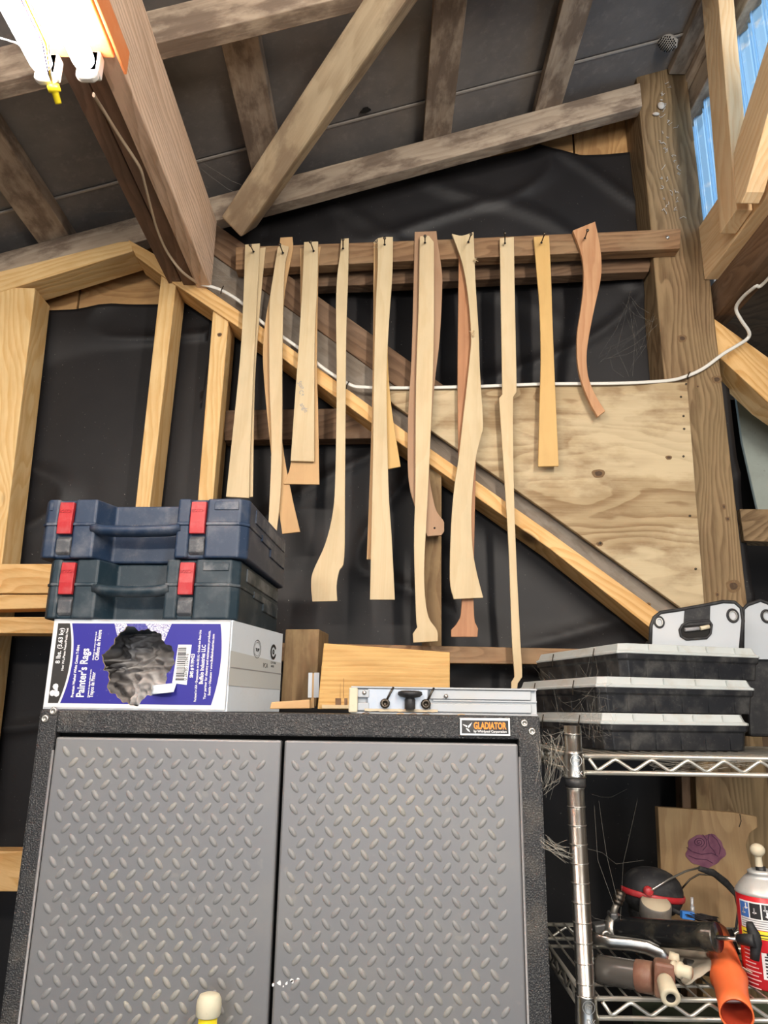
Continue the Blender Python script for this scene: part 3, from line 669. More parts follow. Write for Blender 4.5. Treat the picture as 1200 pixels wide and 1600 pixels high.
build('packing_tape', MB().prism([sp_(.0,.28), sp_(.99,.28), sp_(.99,.62), sp_(.0,.66)], sn*.0004), mat('packing_tape', (.55,.58,.58), .25), box, 'clear glossy packing tape')
def disc_ring(c, xd, yd, n, ro, ri, seg=28, a0=0, a1=2*math.pi):
    mb = MB(); c = Vector(c)
    k = int(seg*(a1-a0)/(2*math.pi))
    for i in range(k+1):
        t = a0+(a1-a0)*i/k; e = xd*math.cos(t)+yd*math.sin(t); mb.v += [c+e*ri+n, c+e*ro+n]
    for i in range(k): mb.face((2*i, 2*i+1, 2*i+3, 2*i+2))
    return mb
c1 = sp_(.47,.735); c2 = sp_(.80,.74)
mk_ = build('printed_seal', disc_ring(c1, es, ez, sn*.0005, .0155, .0145), INKB, box)
build('printed_seal', disc_ring(c1, es, ez, sn*.0005, .0118, .0112), INKB, mk_)
text('TUV', c1-es*.007-ez*.004+sn*.0005, es, ez, .008, INKB, mk_); text('PCA', sp_(.60,.53,.0005), es, ez, .011, INKB, mk_)
mk2 = build('recycling_mark', disc_ring(c2, es, ez, sn*.0005, .0135, .0085, 28, .5, 2*math.pi-.3), INKB, box)
build('recycling_mark', disc_ring(c2, es, ez, sn*.0005, .0045, .0015), INKB, mk2)
text('COTTON', c2-es*.011-ez*.021+sn*.0005, es, ez, .0055, INKB, mk2); text('RAGS', c2-es*.008-ez*.027+sn*.0005, es, ez, .0055, INKB, mk2)
def vt(s_, u, v0, v1, cap, m=INKW, b=.0001): text(s_, bp_(u, v0, .0004), ez, -ex, cap/.70, m, fp, bold=b, fit=(v1-v0)*BH)
vt('8 lbs. (3.63 kg)', .062, .50, .90, .0072, b=.0002); vt('Net Wt./Peso Neto/Poids Net', .088, .42, .90, .0036)
vt("Painter's Rags", .220, .13, .67, .0125, b=.0004); vt('Premium Washed White Cotton T-Shirt', .163, .13, .71, .0040, b=.0002)
vt('Chiffons de Peintre', .280, .54, .88, .0062, b=.0002); vt('Trapos de Pintor', .272, .13, .41, .0062, b=.0002)
vt('Chiffons en coton blanc lavé', .253, .54, .86, .0020); vt('Camiseta de algodón blanco lavado', .248, .13, .44, .0020)
vt('SMS # 9199423', .815, .36, .62, .0052, b=.0002); vt('Packaged in USA • Empaquetado en los EE.UU. • Emballé aux États-Unis', .842, .10, .885, .0034)
vt('Buffalo Industries LLC', .872, .29, .72, .0062, b=.0002); vt('Your partner for cleaning and maintenance products.', .893, .13, .88, .0038)
vt('Seattle • Houston • www.BuffaloIndustries.com', .917, .17, .84, .0038)
mb = MB()
for k in range(3): mb.ell(bp_(.055+.014*math.cos(k*2.1+1.5), .195+.05*math.sin(k*2.1+1.5), .0003), (.0048,.0005,.0048), None, 12, 4)
mb.prism([bp_(.070,.185,.0003), bp_(.070,.225,.0003), bp_(.050,.205,.0003)], en*.0003)
build('tree_logo', mb, INKW, fp)
lab = build('barcode_label', MB().prism([bp_(.705,.30,.0006), bp_(.785,.28,.0006), bp_(.795,.72,.0006), bp_(.72,.72,.0006)], en*.0003), INKW, box, 'white barcode sticker')
mb = MB(); v_ = .33
while v_ < .70:
    h = random.choice((.004,.008,.012)); mb.prism([bp_(.722,v_,.0011), bp_(.768,v_,.0011), bp_(.768,v_+h,.0011), bp_(.722,v_+h,.0011)], en*.0002); v_ += h+random.choice((.005,.009))
build('barcode_bars', mb, INKB, lab); text('0 26785 33294 6', bp_(.783,.33,.0012), ez, -ex, .0075, INKB, lab, sx=.8)
# torn flap at the hole
mb = MB().grid(lambda a, b: tuple(bp_(.60+.13*a, .17+.10*b+.03*a, .002+.012*math.sin(a*2.4)*(1-b)+.002*mnoise.noise(Vector((a*9, b*9, 0))))), 8, 6)
build('torn_flap', mb, CARTON, box, 'curled torn piece of white liner', solid=.001)
# rags
def ragfn(u, v):
    x = .12+.80*u; z = .06+.86*v
    w = mnoise.noise(Vector((x*7, z*4, 1)))*1.4
    n = abs(mnoise.noise(Vector((x*6+w, z*5-w, 3))))+.5*abs(mnoise.noise(Vector((x*14+w*2, z*11, 7))))
    dd_ = min(-.008, -.070+.060*n-.075*max(0, v-.42)-.12*max(0, .42-u))
    return tuple(bp_(x, z, dd_))
build('cotton_rags', MB().grid(ragfn, 90, 60), RAG, None, 'crumpled grey white cotton rags inside the torn carton', cat='rags', kind='stuff')
# curled liner scrap with print
# ================================================================ TOOL CASES
def tool_case(label, FLp, FRp, Z, w, d, h, mA, latch_us, group='stacked navy tool cases'):
    dirx = (Vector((FRp[0], FRp[1], 0))-Vector((FLp[0], FLp[1], 0))); ang = math.atan2(dirx.y, dirx.x)
    o = thing('tool_case', label, 'tool case', (FLp[0], FLp[1], Z), ang, group)
    (l0, l1), (r0, r1) = latch_us
    n0, n1 = l1+.12*w/.34, r0-.055*w/.34   # handle notch
    n0 = l1+.045; n1 = r0-.028
    def plan(ins=0.0):
        g = .007
        return [(0+ins,.012+ins),(.010,ins),(l0,ins),(l0+.001,g+ins),(l1-.001,g+ins),(l1,ins),(n0-.008,ins),(n0+.006,.046),(n1-.006,.046),(n1+.008,ins),(r0,ins),(r0+.001,g+ins),(r1-.001,g+ins),(r1,ins),(w-.014,ins),(w-ins,.014+ins),(w-ins,d-.02),(w-.02,d-ins),(.02,d-ins),(ins,d-.02)]
    lo = MB().prism([(x, y, .0) for x, y in plan(.0)], (0,0,h*.56)); up_ = MB().prism([(x, y, h*.57) for x, y in plan(.0)], (0,0,h*.43))
    build('lower_shell', lo, mA, o, None, .006, 3, local=True); build('lid_shell', up_, mA, o, None, .007, 3, local=True)
    build('parting_rim', MB().prism([(x, y, h*.545) for x, y in plan(-.0015)], (0,0,h*.05)), mA, o, None, .0008, 1, local=True)
    # side relief panels
    build('side_relief', MB().prism([(w-.001,.10,h*.62),(w-.001,d-.03,h*.62),(w-.001,d-.03,h*.36),(w-.001,.17,h*.36),(w-.001,.17,h*.50),(w-.001,.10,h*.50)], (.0035,0,0)), mA, o, None, .001, 1, local=True)
    build('side_relief', MB().prism([(w-.001,.05,h*.93),(w-.001,d-.03,h*.90),(w-.001,d-.03,h*.70),(w-.001,.05,h*.70)], (.003,0,0)), mA, o, None, .001, 1, local=True)
    # handle bridging the notch
    hz = h*.47
    hb = MB().tube([(n0-.012,.010,hz+.004),(n0+.008,.007,hz),((n0+n1)/2,.006,hz-.0015),(n1-.008,.007,hz),(n1+.012,.010,hz+.004)], .0150, 16, flat=.62, up=(0,1,0))
    hn = build('handle', hb, mA, o, None, local=True)
    mb = MB()
    k = int((n1-n0-.03)/.0045)
    for i in range(k): mb.ell((n0+.015+i*.0045, .000, hz+.007), (.0014,.0014,.0012), None, 6, 3)
    build('grip_studs', mb, mA, hn, local=True, kind='stuff')
    for (a, b) in latch_us:
        c = (a+b)/2; lw = b-a-.004
        mb = MB().prism([(c-lw/2,.006,h*.985-.004),(c-lw/2,-.002,h*.94),(c-lw/2,-.004,h*.60),(c-lw/2,-.003,h*.40),(c-lw/2,.004,h*.40)], (lw,0,0))
        la = build('latch', mb, REDP, o, 'red latch', .0012, 2, local=True)
        text('BOSCH', (c, -.0035, h*.76), (1,0,0), (0,0,1), .0075, REDP, la, local=True, ext=.0004, sx=.9, align='CENTER')
        build('latch_recess', MB().prism([(c-lw/2,.0075,h*.38),(c-lw/2,-.0005,h*.30),(c-lw/2,.0005,h*.10),(c-lw/2,.0075,h*.05)], (lw,0,0)), CASEG, o, 'dusty grey catch below latch', .002, 2, local=True)
    # corner outline mouldings
    for x0, x1 in ((.012, l0-.010),(r1+.012, w-.016)):
        build('corner_moulding', MB().prism([(x0,-.0002,h*.80),(x1,-.0002,h*.80),(x1,-.0002,h*.94),(x0,-.0002,h*.94)], (0,-.0015,0)), mA, o, None, .0008, 1, local=True)
    # rubbing ridges on lid front
    return o
a = P(63,968,1.195); b = P(358,968,1.17); Z0 = bz+BH+.0005
w2 = (Vector((b.x,b.y,0))-Vector((a.x,a.y,0))).length
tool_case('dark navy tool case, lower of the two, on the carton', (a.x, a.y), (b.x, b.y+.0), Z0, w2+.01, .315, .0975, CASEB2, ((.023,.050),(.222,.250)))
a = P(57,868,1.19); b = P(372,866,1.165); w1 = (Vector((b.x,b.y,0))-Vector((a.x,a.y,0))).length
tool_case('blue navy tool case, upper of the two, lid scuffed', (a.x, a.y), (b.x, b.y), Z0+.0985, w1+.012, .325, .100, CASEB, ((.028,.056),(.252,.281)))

# ================================================================ THINGS ON THE CABINET TOP
blk = build('wood_block', MB().prism([P(446,983,1.42), P(499,983,1.42), P(494,1104,1.42), P(438,1104,1.42)], (.012,.09,0)), BLOCK, None, 'upright brown wooden block between the carton and oak board', .002, cat='wood block', gdir=(0,0,1))
build('wood_offcut', MB().prism([P(424,1097,1.24), P(484,1093,1.24), P(484,1107,1.24), P(421,1108,1.24)], (0,.035,0)), TMP[2], None, 'thin tan offcut lying in front of the brown block', .0015, cat='offcut')
pt = P(480,1052,1.36); cc = P(489,1092,1.36)
chn = thing('metal_channel', 'small upright aluminium channel leaning on the brown block', 'metal bracket', (cc.x, 1.36, ct))
def ch(x0, x1): return MB().prism([P(x0,1051,1.36), P(x1,1051,1.36), P(x1-1,1090,1.36), P(x0-1,1090,1.36)], (0,.003,0))
build('flange', ch(482,488), ALU, chn); build('flange', ch(491,499), ALU, chn); build('web', MB().prism([P(487,1052,1.363), P(492,1052,1.363), P(491,1106,1.363), P(486,1106,1.363)], (0,.012,0)), TMP[2], chn)
oak = thing('oak_board', 'golden oak board with two square mortises behind the fence', 'board', (P(600,1100,1.33).x, 1.33, ct))
ob = MB()
q = [P(506,1005,1.33), P(703,1019,1.33), P(703,1112,1.33), P(496,1108,1.33)]
build('plank', ob.prism(q, (0,.02,0)), OAK, oak, bevel=.0015, gdir=(1,0,0))
build('bottom_strip', MB().prism([P(503,1101,1.322), P(560,1102,1.322), P(560,1107,1.322), P(503,1107,1.322)], (0,.007,0)), TMP[0], oak)
for x0, x1 in ((524,533),(538,543)):
    build('mortise', MB().prism([P(x0,1091,1.3295), P(x1,1091,1.3295), P(x1,1102,1.3295), P(x0,1102,1.3295)], (0,.001,0)), BROWN, oak)
build('pencil_line', MB().tube([P(537,1060,1.3293), P(536.5,1091,1.3293)], .0003, 4), BROWN, oak)
build('pencil_line', MB().tube([P(532,1068,1.3293), P(531.5,1091,1.3293)], .0002, 4), BROWN, oak)
# aluminium fence
gz = ct+.0005; fy = 1.20
fen = thing('saw_fence', 'aluminium saw fence with black knob lying on cabinet front edge', 'fence', (0, fy, gz))
fa = P(549,1064,fy); fb = P(838,1073,fy); g0 = P(549,1104,fy); g1 = P(838,1114,fy); fa.z, fb.z = gz+.043, gz+.041; g0.z = g1.z = gz
L_ = fb.x-fa.x; x0 = fa.x; H_ = .042
build('rear_web', MB().box((x0+L_/2, fy+.006, gz+H_/2), (L_, .003, H_-.002)), ALU, fen)
build('top_lip', MB().box((x0+L_/2, fy+.002, gz+H_-.0015), (L_, .014, .003)), ALU, fen, bevel=.0006, seg=1)
build('bottom_lip', MB().box((x0+L_/2, fy+.002, gz+.0015), (L_, .014, .003)), ALU, fen, bevel=.0006, seg=1)
build('rib', MB().box((x0+.13+(L_-.13)/2, fy+.003, gz+.022), (L_-.13, .005, .0022)), ALU, fen)
build('upper_plate', MB().box((x0+.205, fy+.001, gz+.0315), (.16, .004, .015)), ALU, fen, bevel=.001)
build('lower_plate', MB().box((x0+.205, fy+.001, gz+.011), (.16, .004, .013)), ALU, fen, bevel=.001)
build('sliding_head', MB().box((x0+.074, fy-.001, gz+.021), (.096, .004, .036)), dusty('bluish_cast', (.42,.47,.54), (.6,.58,.52), .5, .4, .4, 30), fen, 'bluish cast head plate', .0015)
build('end_cap', MB().box((x0+.004, fy-.001, gz+.0205), (.014, .016, .038)), CREAM, fen, 'cream end cap', .002)
build('corner_plate', MB().box((x0+.018, fy-.002, gz+.031), (.022, .004, .012)), ALU, fen, bevel=.001); build('corner_plate', MB().box((x0+.018, fy-.002, gz+.011), (.022, .004, .012)), ALU, fen, bevel=.001)
build('dust_ridge', MB().grid(lambda u, v: (x0+.022+u*.115, fy-.004-.004*v+.001*mnoise.noise(Vector((u*30, v*3, 0))), gz+.004+.004*(1-v)+.001*mnoise.noise(Vector((u*20, v*4, 5)))), 40, 3), TAN, fen, kind='stuff')
for kx in (.054, .118):
    c = Vector((x0+kx, fy-.005, gz+.016))
    bo = build('hex_bolt', MB().lathe(c, (0,-1,0), [(.0078,0),(.0078,.003),(.0062,.0048),(.0035,.0050),(.0033,.002),(0,.002)], 12), STEEL, fen)
    build('bolt_arm', MB().tube([c+Vector((.002,-.002,.004)), c+Vector((.009,-.002,.018)), c+Vector((.013,.000,.025))], .0017, 8), STEEL, fen)
kc = Vector((x0+.093, fy-.010, gz+.008))
kn = build('knob', MB().lathe(kc, (0,0,1), [(0,0),(.0085,0),(.0085,.014),(.0070,.017),(.016,.019),(.0195,.022),(.019,.026),(.014,.028),(.008,.0275),(0,.027)], 20), BLK, fen, 'black dusty clamping knob')
for kx, kz in ((.021,.032),(.150,.0285)): build('screw', MB().lathe((x0+kx, fy-.0045, gz+kz), (0,-1,0), [(.0035,0),(.003,.0015),(0,.0018)], 10), ZINC, fen)
for i, (x, y) in enumerate([(566,1111),(620,1110),(660,1112),(715,1113),(640,1111)]):
    p_ = P(x, y, 1.176); p_.z = ct+.0008
    build('wood_shaving', MB().tube([p_, p_+Vector((.006,.001,.0015)), p_+Vector((.011,.0,.0005))], .0007, 5), TMP[2] if i % 2 else BROWN, None, 'tiny wood shavings on the cabinet front edge', cat='shaving', group='wood shavings')

# ================================================================ WIRE SHELF UNIT
sx0, sx1, sy0, sy1 = .289, 1.20, 1.155, 1.52
unit = thing('wire_shelf_unit', 'chromed wire shelving unit beside the cabinet', 'shelving', (sx0, sy0, 0))
pxx = .2795+.0
def post(x, y, ztop, label=None):
    pr = [(0,ztop),(.0118,ztop),(.0122,ztop-.001)]; 
    mb = MB().tube([(x, y, 0), (x, y, ztop)], .0125, 20)
    po = build('post', mb, CHROME, unit, label)
    z = ztop-.012
    while z > 1.0 and y < 1.3:
        build('groove_ring', MB().lathe((x, y, z-.0009), (0,0,1), [(.0124,0),(.0133,.0004),(.0133,.0014),(.0124,.0018)], 20), ZINC, po); z -= .0254
    return po
PT = P(893,1134,1.155).z
post(sx0, sy0, PT, 'front left post with ring grooves'); post(sx1, sy0, PT); post(sx0, sy1, PT); post(sx1, sy1, PT)
def shelf(z, label):
    s_ = build('shelf_frame', MB(), WIRE, unit, label) if False else None
    mb = MB(); r_ = .0034
    for yy in (sy0, sy1):
        mb.tube([(sx0,yy,z),(sx1,yy,z)], r_, 10); mb.tube([(sx0,yy,z-.0235),(sx1,yy,z-.0235)], r_, 10)
    for xx in (sx0, sx1):
        mb.tube([(xx,sy0,z),(xx,sy1,z)], r_, 10); mb.tube([(xx,sy0,z-.0235),(xx,sy1,z-.0235)], r_, 10)
    fr_ = build('shelf_frame', mb, WIRE, unit, label)
    # zigzag truss
    for kind_, yy in (('front', sy0-.001), ('rear', sy1)):
        pts = []; x = sx0+.022; k = 0
        while x < sx1-.01: pts.append(Vector((x, yy, z-.0205 if k % 2 else z-.0035))); x += .027 if k else .012; k += 1
        sm = []
        for i, p in enumerate(pts):
            if 0 < i < len(pts)-1: sm += [p.lerp(pts[i-1], .14), p+Vector((0,0,.0012 if i % 2 else -.0012)), p.lerp(pts[i+1], .14)]
            else: sm.append(p)
        build('truss_wire', MB().tube(sm, .0026, 8), WIRE, fr_)
    for xx in (sx0, sx1):
        pts = [Vector((xx, sy0+.03+.027*i, z-.0205 if i % 2 else z-.0035)) for i in range(12)]
        build('truss_wire', MB().tube(pts, .0026, 8), WIRE, fr_)
    for yy in (sy0+.06, sy0+.24): build('cross_rod', MB().tube([(sx0,yy,z-.002),(sx1,yy,z-.002)], .0028, 8), WIRE, fr_)
    base = None; x = sx0+.018
    while x < sx1-.01:
        if base is None: base = build('deck_wire', MB().tube([(x, sy0, z+.002), (x, sy1, z+.002)], .0016, 6), WIRE, fr_); x0_ = x
        else: c_ = base.copy(); COL.objects.link(c_); c_.parent = fr_; c_.location = base.location+Vector((x-x0_, 0, 0))
        x += .0195
    # collars
    for xx in (sx0, sx1):
        for yy in (sy0, sy1):
            co = build('collar', MB().lathe((xx, yy, z-.031), (0,0,1), [(.0128,0),(.0165,.0005),(.0158,.003),(.0148,.034),(.0152,.036),(.0128,.0365)], 24), CHROME, fr_)
            build('sleeve', MB().lathe((xx, yy, z-.0435), (0,0,1), [(.0126,0),(.0150,.0005),(.0150,.012),(.0126,.0125)], 24), BLK, fr_) if z > 1.6 else None
            if xx == sx0 and yy == sy0:
                text('NSF', (xx-.0065, yy-.0160, z-.008), (1,0,0), (0,0,1), .0065, ZINC, co, ext=.0003)
                text('DX', (xx-.005, yy-.0166, z-.026), (1,0,0), (0,0,1), .0085, ZINC, co, ext=.0003)
                build('stamp_ring', disc_ring((xx-.001, yy-.0160, z-.006), Vector((1,0,0)), Vector((0,0,1)), Vector((0,-.0003,0)), .0085, .0078), ZINC, co)
SZ1 = P(1000,1182.5,sy0).z; SZ2 = P(1000,1561,sy0).z
shelf(SZ1, 'upper wire shelf'); shelf(SZ2, 'lower wire shelf'); shelf(1.10, 'bottom wire shelf')

# organisers
def organiser(label, px, Y, ztop, ang, w=.315, d=.335, h=.0585):
    n = P(px, 1100, Y); o = thing('organiser_case', label, 'parts organiser', (n.x, n.y, ztop-h), ang, 'stacked parts organisers')
    a = .010; i_ = .008
    body = MB(); lev = [(i_,0),(i_-.003,h*.50),(i_-.006,h*.53),(.001,h*.70)]
    def rect(ins, z): 
        r = .012; return [(ins+r,ins,z),(w-ins-r,ins,z),(w-ins,ins+r,z),(w-ins,d-ins-r,z),(w-ins-r,d-ins,z),(ins+r,d-ins,z),(ins,d-ins-r,z),(ins,ins+r,z)]
    for ins, z in lev: body.v += [Vector(p) for p in rect(ins, z)]
    for l in range(len(lev)-1):
        for k in range(8): k2 = (k+1) % 8; body.face((l*8+k, l*8+k2, (l+1)*8+k2, (l+1)*8+k))
    body.face(range(7,-1,-1)); body.face(range(24,32))
    build('tray', body, BLK, o, None, .0012, 1, local=True)
    for k in range(1, 6): build('rib', MB().box((w*k/6+.004, i_-.001, h*.27), (.0035,.003,h*.46)), BLK, o, local=True)
    for k in range(1, 6): build('rib', MB().box((i_-.001, d*k/6, h*.27), (.003,.0035,h*.46)), BLK, o, local=True)
    lid = MB(); lv = [(.0,h*.69),(.0,h*.76),(.004,h*.79),(.008,h*.995)]
    for ins, z in lv: lid.v += [Vector(p) for p in rect(ins, z)]
    for l in range(len(lv)-1):
        for k in range(8): k2 = (k+1) % 8; lid.face((l*8+k, l*8+k2, (l+1)*8+k2, (l+1)*8+k))
    lid.face(range(7,-1,-1)); lid.face(range(24,32))
    ld = build('lid', lid, FROST, o, 'frosted translucent lid', .0012, 2, local=True)
    for yy in (d*.25, d*.72): build('wire_clasp', MB().tube([(-.001,yy,h*.92),(-.004,yy,h*.72),(-.003,yy+.003,h*.50)], .0012, 6), STEEL, o, None, local=True)
    for k in (1, 2, 3, 4): build('lid_rib', MB().box((w*k/5, .0035, h*.885), (.0016,.003,h*.16)), FROST, ld, local=True)
    return o
zb = SZ1+.004; hh = (1.962-zb)/3
organiser('black parts organiser, bottom of the stack, on the shelf', 942, 1.235, zb+hh-.0008, R(11), w=.272, h=hh-.001)
organiser('black parts organiser with frosted lid, middle of the stack', 938, 1.262, zb+2*hh-.0008, R(14), h=hh-.001)
organiser('black parts organiser, topmost, whitish lid with wire clasps', 975, 1.30, zb+3*hh-.0008, R(15), w=.30, h=hh-.001)

# vinyl bag handles
def vinyl(label, px, gr, slot, Y, extra=True):
    pts = [P(x, y, Y) for x, y in px]; o = thing('vinyl_bag', label, 'bag', (pts[0].x, Y, 1.80))
    b0_, b1_ = pts[0], pts[-1]
    mb = MB().prism(pts, (0,.0012,0)); build('front_sheet', mb, VINYL, o, 'clear vinyl sheet')
    build('bag_body', MB().prism([P(px[0][0]+4, px[0][1]-12, Y+.012), P(px[-1][0]-4, px[-1][1]-12, Y+.012), Vector((b1_.x-.005, Y+.012, 1.80)), Vector((b0_.x+.005, Y+.012, 1.80))], (0,.05,0)), BLKM, o, 'dark folded bag body', .006)
    build('piping', MB().tube(pts, .0036, 8), BLKM, o, 'black fabric piping')
    for (x, y, r_) in gr:
        c = P(x, y, Y-.001); g = build('grommet', MB().tube([c+Vector((r_*math.cos(t)*.85, 0, r_*math.sin(t))) for t in [2*math.pi*i/20 for i in range(20)]], .0022, 8, closed=True), BLKM, o)
        build('eyelet', MB().tube([c+Vector((r_*.72*math.cos(t)*.85, -.0005, r_*.72*math.sin(t))) for t in [2*math.pi*i/20 for i in range(20)]], .0014, 6, closed=True), ZINC, g)
    if slot:
        sp = [P(x, y, Y-.0015) for x, y in slot]; n_ = len(sp)
        build('hand_slot', MB().prism([P(x, y, Y-.0004) for x, y in slot], (0,.0003,0)), DARK, o)
        build('slot_rim', MB().tube(sp, .0026, 8, closed=True), BLKM, o)
        build('strap', MB().prism([P(1070,952,Y-.002), P(1110,944,Y-.002), P(1109,975,Y-.002), P(1068,978,Y-.002)], (0,.001,0)), BLKM, o, 'dark fluffy strap')
        build('slot_handle', MB().tube([P(1070,984,Y-.004), P(1092,982,Y-.004)], .0038, 8), INKG, o); build('slot_handle', MB().tube([P(1094,982,Y-.004), P(1108,979,Y-.004)], .0042, 8), CREAM, o)
    return o
vinyl('clear vinyl bag top with oval handle slot behind the organisers', [(1016,1010),(1017,978),(1022,965),(1032,957),(1060,953),(1100,946),(1130,940),(1148,941),(1158,950),(1161,970),(1157,1014)],
      [(1030,972,.0105),(1145,962,.0125)], [(1062,984),(1066,977),(1075,972),(1108,969),(1112,976),(1110,990),(1104,997),(1072,999),(1064,994)], 1.46)
vinyl('second clear vinyl bag behind, with one grommet and dark body', [(1160,1030),(1161,952),(1168,945),(1188,938),(1204,944),(1222,956),(1225,1030)], [(1198,963,.0125)], None, 1.52)

# ================================================================ LOWER SHELF ITEMS
z2 = SZ2+.0036
# board with a rose
rb_ = thing('rose_board', 'light wooden board with a purple rose motif', 'board', (.62, 1.50, z2))
pts = [P(x, y, 1.50) for x, y in ((1028,1261),(1090,1265),(1150,1270),(1183,1276),(1184,1293),(1172,1302),(1166,1320),(1170,1340),(1174,1352),(1180,1472),(1150,1480),(1037,1480),(1033,1360))]
for v_i in pts:
    if v_i.z < P(1100,1470,1.5).z: v_i.z = max(v_i.z, z2)
build('plank', MB().prism(pts, (0,.018,0)), ROSEB, rb_, bevel=.0015, gdir=(0,0,1))
rc = (1102,1328); petal = []
for i in range(40):
    t = 2*math.pi*i/40; rr = 1+.06*math.sin(5*t+.6)+.04*math.sin(9*t)
    petal.append(P(rc[0]+30*rr*math.cos(t), rc[1]+25*rr*math.sin(t)+(2 if math.sin(t) > 0 else 0), 1.4995))
rs = build('rose_motif', MB().prism(petal, (0,-.0008,0)), ROSE, rb_, 'purple rose flower')
mb = MB()
for pts_ in ([(1092+(.8+k*.35)*math.cos(k*.55), 1316+(.7+k*.28)*math.sin(k*.55)) for k in range(26)],
             [(1073,1324),(1082,1331),(1096,1335),(1112,1333),(1122,1338)], [(1108,1303),(1106,1312),(1109,1322),(1116,1330),(1119,1337)], [(1112,1305),(1120,1312),(1126,1324),(1124,1335)],
             [(1076,1337),(1088,1342),(1104,1343),(1114,1349)], [(1098,1304),(1104,1312),(1104,1322),(1098,1329)]):
    mb.tube([P(x, y, 1.4985) for x, y in pts_], .0007, 5)
build('petal_lines', mb, mat('petal_line', (.07,.02,.05), .8), rs)
build('split_crack', MB().tube([P(1156,1272,1.4995), P(1158,1283,1.4995), P(1155,1292,1.4995)], .0008, 5), DARK, rb_)
# ear muffs
em = thing('ear_muffs', 'black ear muffs with a red stripe and wire band', 'ear muffs', (.48, 1.36, z2))
c = P(1019,1393,1.36); Mx = Matrix.Rotation(R(8), 3, 'Y')
build('cup', MB().ell(c, (.050,.040,.038), Mx, 28, 16, e=.9), BLKM, em, 'black rounded cup')
band = []
for i in range(29):
    t = math.pi+math.pi*i/28; band.append(c+Mx @ Vector((.0515*math.cos(t), .0418*math.sin(t), -.003)))
build('red_stripe', MB().tube(band, .0052, 8, flat=.4), REDP, em, 'red stripe')
piv = P(1014,1393,1.315); build('pivot', MB().lathe(piv, (0,-1,0), [(.0075,-.006),(.007,.002),(.004,.004),(0,.004)], 14), REDP, em)
b1 = [piv, P(1022,1388,1.31), P(1045,1374,1.32), P(1072,1361,1.34), P(1092,1356,1.36)]
build('band_wire', MB().tube(b1, .0017, 8), ZINC, em)
build('headband', MB().tube([P(1092,1357,1.36), P(1115,1364,1.38), P(1135,1380,1.40), P(1150,1397,1.42), P(1154,1420,1.43), P(1150,1450,1.43), P(1138,1465,1.43)], [.004,.006,.007,.006,.004,.004,.003], 10, flat=.5), BLKM, em)
build('band_wire', MB().tube([P(1064,1390,1.42), P(1078,1374,1.42), P(1092,1366,1.42), P(1112,1367,1.42), P(1140,1385,1.42)], .0016, 8), STEEL, em)
build('cup', MB().ell(P(1000,1425,1.37), (.018,.03,.018), None, 18, 10), BLKM, em); 
# dusty cap jar
jc = P(1024,1422,1.315)
build('dusty_lid', MB(), TAN) if False else None
jar = thing('small_jar', 'small round jar with dusty tan lid before the ear muffs', 'jar', (jc.x, jc.y, jc.z-.02))
jx = Vector((0,-.42,1)).normalized()
build('jar_wall', MB().lathe(jc-jx*.012, jx, [(0,0),(.0235,0),(.0245,.004),(.0245,.024),(.0225,.0255)], 30), dusty('grey_jar', (.12,.11,.10), (.3,.27,.2), .5), jar)
build('jar_lid', MB().lathe(jc-jx*.012, jx, [(.0228,.0245),(.0222,.0262),(0,.0268)], 30), TAN, jar, 'tan dust covered top')
# brush
br = thing('detail_brush', 'black bristled brush with blue ferrule above the grease gun', 'brush', tuple(P(1100,1440,1.30)))
build('handle', MB().tube([P(1048,1420,1.31), P(1062,1427,1.305), P(1075,1430,1.30)], [.004,.0035,.006], 10, flat=.6), BLKM, br)
build('ferrule', MB().box(P(1074,1430,1.298), (.020,.010,.011), Matrix.Rotation(R(6), 3, 'Y')), BLUEC, br, 'blue ferrule', .001)
mb = MB()
for i in range(90):
    s0 = random.uniform(0,1); a_ = P(1068+s0*28, 1429+random.uniform(-2,4), 1.296+random.uniform(-.004,.004)); b_ = a_+Vector((.020+random.uniform(0,.012),0,-.003-random.uniform(0,.006)))
    mb.tube([a_, b_], .0006, 4, cap=False)
build('bristles', mb, BLKM, br, kind='stuff')
build('metal_stub', MB().tube([P(1082,1428,1.33), P(1081,1402,1.33)], .0026, 8).tube([P(1082,1428,1.33), P(1082,1416,1.33)], .0035, 8), ALU, None, 'thin upright metal stub in front of the rose board', cat='metal rod')
# grease gun
gg = thing('grease_gun', 'black grease gun with chrome lever and T handle', 'grease gun', tuple(P(1040,1500,1.23)))
ga = P(966,1452,1.285); gb = P(1121,1465,1.168); gd = (gb-ga).normalized(); gl = (gb-ga).length
build('barrel', MB().lathe(ga, gd, [(0,0),(.0185,0),(.0190,.002),(.0190,gl-.022),(.0196,gl-.020),(.0200,gl-.014),(.0192,gl-.012),(.0198,gl-.002),(.019,gl),(0,gl)], 36), dusty('gun_black_enamel', (.02,.021,.023), (.3,.26,.17), .35, .22, .4, 18, .8), gg, 'glossy black barrel')
build('clamp_ring', MB().lathe(ga-gd*.012, gd, [(.013,0),(.0215,.001),(.0225,.006),(.0225,.013),(.019,.015)], 28), ZINC, gg)
hd = P(950,1452,1.285)
build('head_casting', MB().box(P(945,1450,1.29), (.036,.022,.018), Matrix.Rotation(R(-8), 3, 'Y')).box(P(958,1447,1.287), (.012,.022,.042)), dusty('cast_head', (.10,.10,.10), (.3,.3,.28), .4, .5, .5), gg, None, .003)
build('pivot_pin', MB().lathe(P(947,1462,1.265), (0,-1,0), [(.0085,0),(.0085,.004),(.0045,.005),(.004,.002),(0,.002)], 18), ZINC, gg)
build('coupler_pipe', MB().tube([P(957,1436,1.285), P(960,1420,1.285), P(965,1410,1.285)], [.0062,.0052,.005], 12), dusty('pipe_steel', (.25,.23,.2), (.4,.35,.25), .4, .45, .8), gg)
